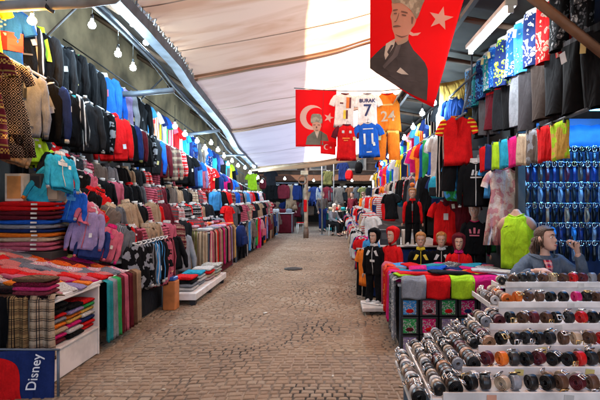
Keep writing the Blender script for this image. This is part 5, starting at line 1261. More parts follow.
o = garment('jersey', 'jersey', (1.64, 6.72, 2.66), R(-22), 'red', 'orange', ('red', 'stripe_h', 'yellow'), 1.0, 1.3); tag(o, 'large orange red shirt with yellow sleeve bands', 'hanging at the near end of the lower right rail', 'jersey')
o = garment('shorts', 'shorts', (1.66, 6.76, 2.08), R(-22), 'black', 'black', None, 1.0, 1.2); tag(o, 'black football shorts', 'below the large orange red shirt', 'shorts')
y = 7.1; k = 3
while y < 19.5:
    c, tr, ds = FR[(k*7+1) % len(FR)]; kd = 'trousers' if k % 3 == 0 else 'jersey'
    o = garment(kd, 'trousers' if kd == 'trousers' else 'jersey', (1.6, y, 2.55-.01*(y-6)), R(rnd.uniform(-60, -35)), c, tr, tr if k % 2 else c, 1.0, 1.1, joined=True); tag(o, ds+(' trousers' if kd == 'trousers' else ' football shirt'), 'on the lower right rail', 'trousers' if kd == 'trousers' else 'jersey', 'football clothes on the lower right rail', y); y += .36 if y < 11 else .6; k += 1
y = 7.3; k = 0
while y < 12:
    c = ['turquoise', 'navy', 'black', 'sky blue', 'white', 'blue', 'grey', 'red', 'black', 'lime'][k % 10]; kd = ['backpack', 'tee', 'hoodie', 'tee'][k % 4]
    o = garment(kd, {'backpack': 'backpack', 'tee': 't_shirt', 'hoodie': 'hoodie'}[kd], (1.5+.12*(k % 2), y, 1.92), R(rnd.uniform(-50, -20)), c, 'white', c if k % 2 else 'charcoal', .85, 1.2, joined=True); tag(o, '%s %s' % (c, {'backpack': 'backpack', 'tee': 't-shirt', 'hoodie': 'hoodie'}[kd]), 'in the third hanging row on the right', {'backpack': 'backpack', 'tee': 't shirt', 'hoodie': 'hoodie'}[kd], 'stock in the third right row', y); y += .33; k += 1
misc = [('tee', 'red', 'white', 'red t-shirt with white tag', 1.62, 7.35, 1.52, -8, .9, ('chest_print', 'white', ('poly', rectp(-.03, -.3, .05, -.2)))), ('tee', 'maroon', 'red', 'dark red t-shirt', 1.85, 7.3, 1.62, -12, .95, None),
  ('backpack', ('green', 'noise', 'sky blue'), 'blue', 'green and blue mottled backpack', 1.66, 7.0, 1.86, -15, .75, None), ('backpack', 'olive', 'lime', 'olive green small bag', 1.8, 6.9, 1.84, -10, .55, None), ('tee', 'sky blue', 'white', 'pale blue folded shirt', 1.62, 6.95, 2.05, -5, .5, None),
  ('jacket', 'black', 'white', 'black track jacket with white stripes', 1.86, 6.6, 2.04, -20, .85, STRIPES3('white')), ('jacket', 'charcoal', 'white', 'charcoal track jacket', 2.0, 6.75, 2.1, -25, .85, None), ('tee', 'sky blue', 'blue', 'sky blue slim t-shirt', 2.0, 6.25, 2.02, -40, .7, None), ('tank', 'maroon', 'white', 'maroon vest with white edge', 2.05, 6.1, 2.05, -40, .7, None),
  ('dress', ((.52,.36,.3), 'noise', (.42,.17,.17), (.6,.46,.4)), 'pink', 'pale pink mottled dress', 1.97, 5.86, 1.92, -18, .85, None), ('dress', ('maroon', 'floral', 'pink', 'cream'), 'maroon', 'maroon flowered top', 2.02, 6.0, 2.06, -25, .5, None), ('tee', 'green', 'white', 'dark green t-shirt', 2.08, 6.9, 1.2, -20, .6, None)]
for kd, c, tr, ds, x, y, z, a, sc, pr in misc:
    nm = {'tee': 't_shirt', 'tank': 'vest'}.get(kd, kd); o = garment(kd, nm, (x, y, z), R(a), c, tr, None, sc, 1.2, print_=pr); tag(o, ds, 'hanging behind the clothes table', nm.replace('_', ' '), None, y)
# lime vest torso
e = garment('tank', 'mannequin_torso', (1.93, 5.32, 1.39), R(-38), 'lime', 'lime', None, .8, 3.0)
for ch in list(e.children):
    if ch.name.startswith('hanger'): bpy.data.objects.remove(ch)
sk = mat('mannequin_skin', (.44,.25,.17), .45)
tn = skin([((0, 0, -.55), .1), ((0, 0, -.3), .13), ((0, 0, -.12), .125), ((0, .0, .02), .055), ((0, 0, .08), .05), ((-.17, 0, -.1), .075), ((-.24, -.02, -.2), .075), ((.17, 0, -.1), .075), ((.24, -.02, -.2), .075)], [(0, 1), (1, 2), (2, 3), (3, 4), (2, 5), (5, 6), (2, 7), (7, 8)])
inst('body_shell', tn, sk, e, scale=(1, .8, 1)); s = MB(); s.cyl((0, 0, -.5), (0, 0, -1.7), .02); s.build('stand_pole', steel, e)
flat_print('chest_print', [(-.16, -.17), (-.09, -.15), (-.07, -.13), (-.11, -.145)], mat('print_ink', 'black', .6), e, lambda x, z: (x, front_y(body_fn('tank', .105, 2), x, -z)-.01, z))
tag(e, 'headless tan mannequin in a lime vest', 'left of the seated woman', 'mannequin')

# near right: rails with shorts
rail([(1.88, 3.7, 2.24), (1.93, 6.5, 2.18)], .016, 'silver rail with clipped coloured shorts', 'in the right stall front', steel, hooks=[((1.93, 6.3, 2.2), (1.95, 6.3, 3.4))])
cl = [('gold', 'lime', 'mottled gold green'), ('red', None, 'red'), ('taupe', 'silver', 'mottled brown grey'), ('cream', None, 'cream'), ('maroon', None, 'crimson'), ('turquoise', None, 'turquoise'), ('yellow', None, 'yellow'), ('navy', None, 'navy'), ('red', None, 'scarlet')]
for i, (c, c2, ds) in enumerate(cl):
    y = 4.12+.262*i; M = fab(c if ds != 'yellow' else 'lime', 'noise', c2) if c2 else fab('magenta' if ds == 'crimson' else 'lime' if ds == 'yellow' else c)
    e = empty('shorts', (1.86, y, 2.2), (0, 0, R(-80)))
    for nm, me, role in garment_meshes('cloth', i % 4+1, 1): inst(nm, me, M if role == 'main' else mat('hanger_plastic', 'charcoal', .4), e)
    e.scale = (.98, 1, .86); tag(e, '%s folded shorts' % ('lime yellow' if ds == 'yellow' else ds), 'clipped to the silver rail on the right', 'shorts', 'coloured shorts on the silver rail', y)
rail([(1.95, 3.3, 2.86), (1.98, 6.9, 2.86)], .014, 'dark rail with dark shorts', 'high in the right stall', dsteel, hooks=[((1.97, y, 2.86), (1.97, y, 3.4)) for y in (3.6, 6.7)])
for i, (c, tr, kd, ds, w) in enumerate((('black', 'charcoal', 'shorts', 'black sport shorts', .2), ('black', 'grey', 'shorts', 'black shorts with grey waistband', .24), ('charcoal', 'black', 'shorts', 'charcoal shorts', .3), ((.05,.035,.03), 'black', 'shorts', 'dark brown shorts', .3), ((.045,.04,.045), 'black', 'shorts', 'brown grey shorts', .28), ('silver', 'white', 'shorts', 'silver white shorts', .26), ('black', 'white', 'shorts', 'black shorts with white tie', .25), ('charcoal', 'red', 'shorts', 'charcoal shorts with red band', .22), ('maroon', 'red', 'shorts', 'dark red shorts', .2), ('grey', 'black', 'shorts', 'mid grey shorts', .2), ('black', 'black', 'shorts', 'plain black shorts', .2))):
    y = 3.55+.3*i; o = garment(kd, 'shorts', (1.94, y, 2.84), R(-68), c, tr, None, 1.22 if y < 5.6 else 1.05, 1.2); tag(o, ds, 'on the dark rail high on the right', 'shorts', 'dark shorts on the high right rail', y)
rail([(1.92, 4.0, 3.38), (1.92, 7.0, 3.34)], .012, 'thin rail with patterned swim shorts', 'just under the right roof', dsteel)
SW = [(('black', 'floral', 'grey', 'white'), 'black and grey flowered'), (('red', 'floral', 'cream', 'pink'), 'red flowered'), (('navy', 'floral', 'white', 'sky blue'), 'navy and white flowered'), (('sky blue', 'floral', 'turquoise', 'white'), 'light blue flowered'), (('blue', 'floral', 'white', 'navy'), 'royal blue and white flowered'), (('navy', 'floral', 'lime', 'white'), 'navy and lime flowered'), (('blue', 'floral', 'sky blue', 'white'), 'blue flowered'), (('teal', 'floral', 'white', 'sky blue'), 'teal flowered'), (('navy', 'floral', 'sky blue', 'blue'), 'dark blue flowered'), (('teal', 'floral', 'navy', 'white'), 'dark teal flowered'), (('grey', 'floral', 'sky blue', 'white'), 'grey and blue flowered')]
for i, (c, ds) in enumerate(SW):
    y = 4.0+.27*i; o = garment('shorts', 'swim_shorts', (1.89, y, 3.32), R(-68), c, 'white', None, 1.12, 1.2); tag(o, ds+' swim shorts', 'on the thin rail under the right roof', 'shorts', 'patterned swim shorts under the roof', y)
# pale blue sheet and yellow brown awning cloth behind the shirts
s = MB(); s.slab(10, 8, lambda u, v: (-.2+.55*u, .03*math.sin(9*u), -.5*v), (0, .01, 0)); o = s.build('tarpaulin', mat('pale_blue_tarp', (.2,.42,.55), .5), None, (2.0, 7.3, 2.75)); tag(o, 'pale blue plastic sheet', 'behind the large orange red shirt', 'tarpaulin')
s = MB(); s.slab(12, 10, lambda u, v: (-.35+.75*u, .05*math.sin(7*u+3*v), .1-.62*v+.15*u), (0, .012, 0)); o = s.build('tarpaulin', fab('gold'), None, (1.95, 7.6, 3.2)); tag(o, 'mustard yellow cloth hanging under the roof', 'behind the football shirts', 'tarpaulin')
# bulbs right
for i, (px, py, Y, w_) in enumerate(((437, 101, 7.6, 9), (428, 112, 8.6, 9), (421, 126, 9.6, 0), (411, 137, 10.8, 10), (402, 150, 12.5, 0), (393, 156, 14, 10), (386, 163, 16, 0))):
    p = at(px, py, Y); p.x = min(p.x, 1.5); bulb(tuple(p), .15, COOL, w_, 40, .044, 'along the right stalls', 'lit cool white bulb', group='bulbs strung along the right stalls', light=w_ > 0)

# ================================================================== ACROSS THE STREET: jerseys and flags
s = MB(); s.tube([(-.82, 10, 3.74), (-.3, 10, 3.70), (.3, 10, 3.675), (.9, 10, 3.68), (1.35, 10, 3.72)], .008, 6); o = s.build('line', dsteel); tag(o, 'taut cord carrying flag and jerseys', 'across the street', 'cord')
o = garment('jersey', 'jersey', (.2, 9.95, 3.62), R(4), (.78,.68,.62), 'maroon', (.78,.68,.62), .98, 1, print_=('chest_print', 'orange', ('poly', rectp(.03, -.3, .09, -.08), 'orange'), ('poly', rectp(.09, -.3, .13, -.08), 'maroon'), ('poly', rectp(-.1, -.22, -.03, -.19), 'maroon'), ('poly', rectp(-.02, -.52, .03, -.34), 'yellow'), ('poly', rectp(.035, -.52, .07, -.34), 'maroon')))
tag(o, 'cream football shirt with orange and maroon bars', 'upper left on the cord over the street', 'jersey')
o = garment('jersey', 'jersey', (.64, 9.95, 3.62), R(-3), (.78,.7,.66), 'silver', (.78,.7,.66), .98, 1, print_=('chest_print', 'navy', ('text', '7', .34, .36), ('text', 'BURAK', .1, .155)))
tag(o, 'cream football shirt with a dark number 7', 'middle of the cord over the street', 'jersey')
o = garment('tank', 'jersey', (1.04, 9.97, 3.62), R(-6), 'orange', 'red', None, 1.1, 1, print_=('chest_print', 'cream', ('text', '24', .26, .42), ('poly', rectp(-.1, -.22, .1, -.19), 'gold'))); tag(o, 'orange basketball shirt with pale number 24', 'right on the cord over the street', 'jersey')
o = garment('shorts', 'shorts', (1.04, 9.97, 2.88), R(-6), 'orange', 'gold', None, 1.25, 1.0); tag(o, 'orange basketball shorts with gold waist', 'below the basketball shirt', 'shorts')
o = garment('jersey', 'jersey', (.23, 9.8, 2.98), R(3), 'red', 'maroon', 'maroon', 1.0, 1, print_=('chest_print', 'orange', ('poly', rectp(-.09, -.28, .06, -.255), 'orange'), ('poly', rectp(-.06, -.32, .03, -.3), 'orange'), ('poly', rectp(-.1, -.17, -.05, -.12), 'white'), ('poly', rectp(.05, -.17, .1, -.12), 'white'))); tag(o, 'red football shirt with white badges', 'below the cream shirt over the street', 'jersey')
o = garment('jersey', 'jersey', (.64, 9.8, 3.02), R(-2), 'blue', 'white', 'blue', 1.0, 1, print_=('chest_print', 'white', ('text', '11', .3, .34), ('poly', rectp(-.1, -.14, .1, -.12), 'white'), ('poly', rectp(-.05, -.6, .05, -.575), 'white'))); tag(o, 'blue football shirt with white number 11', 'below the number 7 shirt over the street', 'jersey')
o = garment('jersey', 'jersey', (.85, 10.1, 3.05), R(-3), 'yellow', 'navy', ('navy', 'stripe_h', 'yellow'), .95, 1); tag(o, 'yellow shirt mostly hidden', 'behind the blue number 11 shirt', 'jersey')
# flags
def star(cx, cz, r, rot=0): return [(cx + (r if i % 2 == 0 else r*.4)*math.sin(rot+PI*i/5), cz + (r if i % 2 == 0 else r*.4)*math.cos(rot+PI*i/5)) for i in range(10)]
def crescent(cx, cz, r, r2, dx, n=20, rot=0):
    # two arcs meeting at the horns
    a = math.acos((r*r+dx*dx-r2*r2)/(2*r*dx)); b2 = math.acos((r2*r2+dx*dx-r*r)/(2*r2*dx)); P = []
    for i in range(n+1): t = a + (2*PI-2*a)*i/n; P.append((cx+r*math.cos(t), cz+r*math.sin(t)))
    for i in range(1, n): t = (2*PI-(PI-b2)) - (2*PI-2*(PI-b2))*i/n; P.append((cx+dx+r2*math.cos(t), cz+r2*math.sin(t)))
    return [(cx+(x-cx)*math.cos(rot)-(z-cz)*math.sin(rot), cz+(x-cx)*math.sin(rot)+(z-cz)*math.cos(rot)) for x, z in P]
flag_red = fab('flag', 'plain') if False else None
def flagcloth(): return canvas_mat('flag_red_cloth', (.85,.004,.012), (.8,.003,.01), .5)
fw = canvas_mat('flag_white_cloth', (.86,.78,.66), (.8,.7,.58), .5)
e = empty('portrait_flag', (.8, 4.6, 3.2))
def fy(x, z): return -.12*(x) + .03*math.sin(5*x+1.2*z) + .015*math.sin(9*x-2*z+1)
def fpt(u, v):
    TL, TR, BL, BR = (-.47, .84), (.56, .84), (-.475, -.40), (.10, -.80)
    x = (TL[0]*(1-u)+TR[0]*u)*(1-v)+(BL[0]*(1-u)+BR[0]*u)*v; z = (TL[1]*(1-u)+TR[1]*u)*(1-v)+(BL[1]*(1-u)+BR[1]*u)*v - .03*math.sin(PI*u)*v
    return Vector((x, fy(x, z), z))
s = MB(); s.slab(30, 34, fpt, (0, .006, 0)); s.build('flag_cloth', flagcloth(), e)
def q2(px, py): p = at(360+px/3.633, py/3.633, 4.6); return (p.x-.8, p.z-3.2)
def fp(lay): return lambda x, z: (x, fy(x, z)-.003-.0015*lay, z)
P = lambda *pts: [q2(*p) for p in pts]
c_ = q2(293, 66); flat_print('star', star(c_[0], c_[1], .115, .25), fw, e, fp(1), 2)
flat_print('crescent', P((178, 112), (195, 121), (222, 117), (210, 128), (190, 131), (176, 124)), fw, e, fp(1), 1)
port = flat_print('portrait_suit', P((37, 212), (60, 190), (86, 168), (110, 158), (140, 152), (172, 138), (180, 158), (194, 182), (216, 204), (236, 228), (245, 252), (246, 300), (241, 368), (190, 345), (120, 305), (60, 264), (37, 244)), mat('portrait_dark', (.06,.045,.045), .8), e, fp(2), 3)
flat_print('shirt_front', P((94, 160), (130, 140), (122, 170), (92, 218), (88, 200)), mat('portrait_pale', (.6,.5,.42), .8), port, fp(3), 2)
flat_print('tie', P((112, 165), (121, 165), (104, 200), (98, 190)), mat('portrait_dark', (.06,.045,.045), .8), port, fp(4), 1)
flat_print('lapel', P((132, 165), (150, 160), (135, 205), (88, 250), (82, 240), (118, 200)), mat('portrait_mid', (.13,.1,.1), .8), port, fp(3), 2)
flat_print('pocket_square', P((132, 262), (146, 246), (160, 258), (176, 272), (150, 270)), mat('portrait_pale', (.6,.5,.42), .8), port, fp(3), 1)
flat_print('portrait_face', smooth_poly(P((117, 8), (150, 10), (182, 40), (204, 62), (198, 90), (188, 104), (176, 130), (172, 150), (140, 165), (128, 150), (124, 128), (117, 108), (114, 78), (110, 62), (116, 40))), canvas_mat('portrait_skin', (.72,.5,.36), (.6,.4,.28), .45), e, fp(3), 3)
flat_print('hat', smooth_poly(P((116, 12), (122, -30), (180, -45), (236, -20), (226, 20), (206, 68), (192, 50), (176, 32), (150, 14))), fab((.3,.24,.18), 'noise', (.42,.35,.27)), e, fp(4), 3)
for nm, pts in (('eyebrow', ((120, 38), (134, 36), (136, 40), (121, 43))), ('eyebrow', ((150, 42), (170, 46), (171, 51), (150, 47))), ('eye', ((122, 50), (132, 49), (132, 54), (123, 54))), ('eye', ((151, 54), (166, 56), (165, 61), (152, 59))), ('nose_line', ((139, 52), (141, 53), (133, 78), (124, 83), (124, 80), (131, 76))), ('mouth', ((120, 97), (134, 94), (148, 98), (135, 101), (121, 101))), ('ear_line', ((186, 62), (194, 66), (190, 88), (186, 84))), ('chin_line', ((126, 126), (150, 134), (176, 128), (150, 139)))):
    flat_print(nm, smooth_poly(P(*pts), 3), mat('portrait_line', (.2,.1,.07), .8), e, fp(5), 1)
s = MB(); s.cyl((-.5, 0, .85), (.6, -.06, .85), .012); s.build('flag_cord', dsteel, e)
tag(e, 'large red flag with white star and fur hatted man portrait', 'hanging top right', 'flag')
e = empty('crescent_flag', (-.38, 10.02, 3.16))
def gy(x, z): return .02*math.sin(7*x+2*z)
s = MB(); s.slab(20, 20, lambda u, v: ((u-.5)*.82, gy((u-.5)*.82, .55-1.14*v), .55-1.14*v), (0, .006, 0)); s.build('flag_cloth', flagcloth(), e)
gp = lambda lay: (lambda x, z: (x, gy(x, z)-.003-.0015*lay, z))
def q3(px, py): p = at(290+px/5, 85+py/5, 10); return (p.x+.38, p.z-3.16)
P3 = lambda *pts: [q3(*p) for p in pts]
c_ = q3(112, 162); flat_print('crescent', crescent(c_[0], c_[1], .25, .2, .075), fw, e, gp(1), 2)
c_ = q3(194, 162); flat_print('star', star(c_[0], c_[1], .105, .3), fw, e, gp(1), 1)
po = flat_print('portrait_suit', P3((78, 298), (86, 258), (118, 232), (148, 226), (184, 248), (200, 300)), mat('portrait_grey', (.14,.13,.1), .8), e, gp(2), 2)
flat_print('shirt_front', P3((124, 232), (146, 230), (136, 268)), mat('portrait_pale', (.6,.5,.42), .8), po, gp(3), 1)
flat_print('portrait_face', P3((112, 184), (154, 184), (156, 205), (148, 230), (134, 240), (120, 230), (111, 205)), canvas_mat('portrait_skin', (.72,.5,.36), (.6,.4,.28), .45), e, gp(3), 2)
flat_print('hat', smooth_poly(P3((106, 190), (108, 150), (130, 143), (156, 150), (160, 190), (134, 184))), fab((.26,.24,.18), 'noise', (.36,.33,.25)), e, gp(4), 2)
for pts in (((116, 198), (128, 197), (128, 201), (116, 202)), ((138, 197), (150, 198), (150, 202), (138, 201)), ((126, 224), (142, 224), (140, 228), (128, 228)), ((130, 206), (135, 206), (137, 216), (129, 216))): flat_print('face_line', P3(*pts), mat('portrait_line', (.2,.1,.07), .8), e, gp(4))
tag(e, 'red flag with white crescent and star over a suited man', 'left on the cord over the street', 'flag')
e = empty('small_flag', (-.13, 10.0, 2.56)); s = MB(); s.slab(8, 8, lambda u, v: (-.16+.3*u, .015*math.sin(9*u), -.0-.26*v-.03*u+.13), (0, .004, 0)); s.build('flag_cloth', flagcloth(), e)
flat_print('crescent', crescent(-.04, 0, .055, .045, .018), fw, e, lambda x, z: (x, .015*math.sin(9*(x+.16)/.3)-.005, z)); flat_print('star', star(.045, -.01, .03), fw, e, lambda x, z: (x, .015*math.sin(9*(x+.16)/.3)-.005, z))
s = MB(); s.tube([(-.15, 0, .13), (-.12, 0, .5), (-.1, 0, 1.1)], .003, 4); s.build('flag_string', dsteel, e); tag(e, 'small red crescent flag', 'hanging below the larger crescent flag', 'flag')

# ================================================================== FAR END OF THE STREET
e = empty('timber_fronted_building', (0, 25.5, 0)); tb = mat('brown_boards', (.085,.045,.025), .75, noise_amt=.3, nscale=2, bump=.5, bscale=6)
s = MB(); s.box((-1, 3, 4.4), (26, 4, 4.4)); s.build('wall', tb, e)
for x in (-12, -7.5, -4.5, -2.2, .4, 2.8, 6, 11): s = MB(); s.box((x, 1.1, 1.1), (.3, .3, 2.2)); s.build('pillar', wd, e)
s = MB(); s.box((-1, 4.5, 1.1), (26, .3, 2.2)); s.build('shop_back', mat('dark_board', (.035,.03,.028), .8), e)
for k in range(8): s = MB(); s.box((-1, .97, 2.5+.4*k), (26, .05, .05)); s.build('board_line', wd, e)
for x, w_, c in ((-5, 1.4, 'o'), (-2.6, 1.2, 'o'), (-.9, .9, 'o'), (.9, 1.5, 'o'), (3.2, 1.3, 'o'), (6, 1.3, 'o')):
    f = MB(); f.box((x, .95, 3.5), (w_, .1, 1.2), ch=.01); fo = f.build('window', mat('pale_shutter', (.34,.28,.22), .7), e)
    p = MB(); p.box((x, .9, 3.5), (w_*.8, .04, 1.0)); p.build('pane', mat('dark_glass', (.03,.035,.04), .1), fo)
s = MB(); s.slab(20, 4, lambda u, v: (-13+24*u, 1.0-1.3*v, 2.65-.35*v+.02*math.sin(u*70)), (0, 0, .04)); s.build('shop_awning', fab('brown'), e)
tag(e, 'brown boarded building with shops below', 'closing the far end of the street', 'building')
fcs = ['taupe', 'grey', 'black', 'beige', 'maroon', 'charcoal', 'olive', 'black', 'navy', 'grey', 'brown', 'charcoal', 'maroon', 'silver']
for r_, (y, z, x0, x1, st) in enumerate(((21.8, 2.05, -4.4, -1.5, .27), (24.6, 2.0, -1.3, 3.6, .3), (24.9, 1.25, -4.5, 3.6, .33))):
    x = x0; k = 0
    while x < x1:
        c = fcs[(k*5+r_*3) % len(fcs)]; kd = ['sweater', 'dress', 'jacket', 'tee'][k % 4] if r_ < 2 else 'tee'
        o = garment(kd, {'tee': 't_shirt', 'dress': 'dress'}.get(kd, kd), (x, y+rnd.uniform(-.1, .1), z), R(rnd.uniform(-15, 45)), c, rnd.choice(['white', c]), None, 1.0, 1.1, joined=True); tag(o, '%s %s' % (c, {'tee': 't-shirt'}.get(kd, kd)), ('hanging in the far left shop |', 'hanging in the far shops |', 'in the low row of the far shops |')[r_], {'tee': 't shirt'}.get(kd, kd), 'clothes in the far shops', x); x += st; k += 1
rail([(-4.6, 21.8, 2.12), (-1.3, 21.8, 2.12)], .02, 'horizontal rail with pale and dark clothes', 'in the far left shop', steel, hooks=[((-4.6, 21.8, 0), (-4.6, 21.8, 2.12)), ((-1.4, 21.8, 0), (-1.4, 21.8, 2.12))])
table(-2.5, 21.2, 1.5, .8, .85, 'far table covered in maroon cloth', 'under the far left shop rail', skirt=fab('maroon'))
for i, c in enumerate(('cream', 'grey', 'white', 'maroon', 'silver')):
    o = folded('folded_shirt', (-3.05+.28*i, 21.1, .85), (.26, .4, .16), .1, fab(c)); tag(o, c+' pile of cloth', 'on the maroon far table', 'cloth', None, i)
table(.6, 22.6, 2.6, .7, .9, 'far greenish counter', 'behind the seated people', m=mat('green_counter', (.12,.2,.14), .6), skirt=fab('teal'))
for i in range(9):
    c = ['green', 'cream', 'red', 'teal', 'white', 'pink', 'olive', 'silver', 'orange'][i]; o = folded('folded_shirt', (-.5+.28*i, 22.5, .905), (.24, .3, .14), 0, fab(c)); tag(o, c+' folded cloth', 'on the far greenish counter', 'cloth', None, i)
for i, x in enumerate((-3.3, -2.1, -1.0, -.2, .8, 1.9)): bulb((x, 20.9 if x < -1.5 else 23.5, 2.3), .3, COOL, 5, 30, .05, 'in the far shops |', 'distant lit cool bulb', group='bulbs in the far shops')
# posts in the street
e = empty('street_post', (-1.08, 18.6, 0)); s = MB(); s.tube([(0, 0, -.03), (0, 0, .5), (.01, 0, 2.2), (0, 0, 3.35)], [.085, .075, .065, .06], 14); s.build('shaft', mat('cream_painted_wood', (.36,.26,.18), .6, noise_amt=.25, nscale=4), e)
s = MB(); s.cyl((0, 0, -.03), (0, 0, .35), .1, 14); s.build('painted_base', mat('brown_paint', (.14,.08,.05), .6), e)
s = MB(); s.box((-.05, -.09, 2.42), (.28, .16, .16), ch=.02); s.build('junction_box', mat('cream_box', (.5,.42,.28), .5), e)
s = MB(); s.tube([(-.12+.15*math.cos(a), -.1, 2.15+.15*math.sin(a)) for a in [2*PI*j/16 for j in range(17)]], .022, 6); s.build('cable_loop', mat('brown_rope', (.2,.1,.05), .7), e)
s = MB(); s.box((-.02, -.09, 1.2), (.12, .06, .45), ch=.02); s.build('red_cloth', fab('red'), e); tag(e, 'cream street post with cable loop and red cloth', 'standing at the far end of the street', 'post')
for x, y, h, r_, ds in ((-.52, 20, 3.6, .03, 'thin grey metal pole right of the cream post'), (-.05, 21, 3.7, .025, 'thinner pale pole beside the seated person')):
    s = MB(); s.cyl((0, 0, -.03), (0, 0, h), r_, 10); s.box((0, 0, .01), (.2, .2, .03)); o = s.build('metal_pole', mat('pole_grey', (.3,.29,.28), .4, .5), None, (x, y, 0)); tag(o, ds, 'at the far end', 'pole')
def stool(x, y, c, ds, wh, sc=1.0):
    e = empty('plastic_stool', (x, y, 0), (0, 0, .3), (sc, sc, sc)); m = mat('stool_plastic', c, .4); s = MB(); s.box((0, 0, .43), (.3, .3, .03), ch=.012); s.build('seat', m, e)
    for a in (-1, 1):
        for b2 in (-1, 1): s = MB(); s.tube([(a*.12, b2*.12, .42), (a*.155, b2*.155, 0)], [.02, .016], 6); s.build('leg', m, e)
    tag(e, ds, wh, 'stool')
stool(-1.42, 20.6, (.75,.74,.7), 'white plastic stool', 'left of the cream post'); stool(-.14, 19.7, (.75,.74,.7), 'white plastic stool', 'under the seated person in the pale jacket'); stool(.25, 20.2, (.3,.05,.04), 'dark red plastic stool', 'under the seated person in dark clothes')
s = MB(); s.slab(5, 5, lambda u, v: (-.16+.32*u, -.16+.34*v, .455+.01*math.sin(9*u)), (0, 0, .015)); o = s.build('cushion', fab('red'), None, (-1.42, 20.6, 0)); tag(o, 'red cloth cushion', 'on the stool left of the cream post', 'cushion')

# ================================================================== PEOPLE
def fingers(wr, d, up, side, curl, r=.0085, ln=.075, spread=.019, thumb=1):
    """nodes for a hand: palm from wrist wr along d; up = back of hand normal; side = towards the thumb"""
    wr, d, up, side = [Vector(v) for v in (wr, d, up, side)]; d.normalize(); up.normalize(); side.normalize(); out = []
    palm = wr + d*.085
    for i in range(4):
        b0 = wr + d*.05 + side*(.028-.0187*i); b1 = palm + side*(.030-.02*i); L_ = ln*(.92, 1.05, .98, .78)[i]; c = curl*(1, 1.05, 1.15, 1.3)[i]
        p = b1; dirv = d.copy(); pts = [b0, b1]
        for s_ in (.45, .32, .25):
            dirv = (Matrix.Rotation(-c, 3, side.cross(d).cross(d) if False else side) @ dirv).normalized(); p = p + dirv*L_*s_; pts.append(p)
        out.append((pts, [.012, r*1.1, r, r*.92, r*.8]))
    t0 = wr + d*.022 + side*.018; t1 = wr + d*.05 + side*.045 - up*.008; t2 = t1 + (d*.7+side*.35-up*.35*thumb).normalized()*.033; t3 = t2 + (d*.8-up*.5*thumb).normalized()*.026
    out.append(([t0, t1, t2, t3], [.015, .0125, .0105, .009])); return out
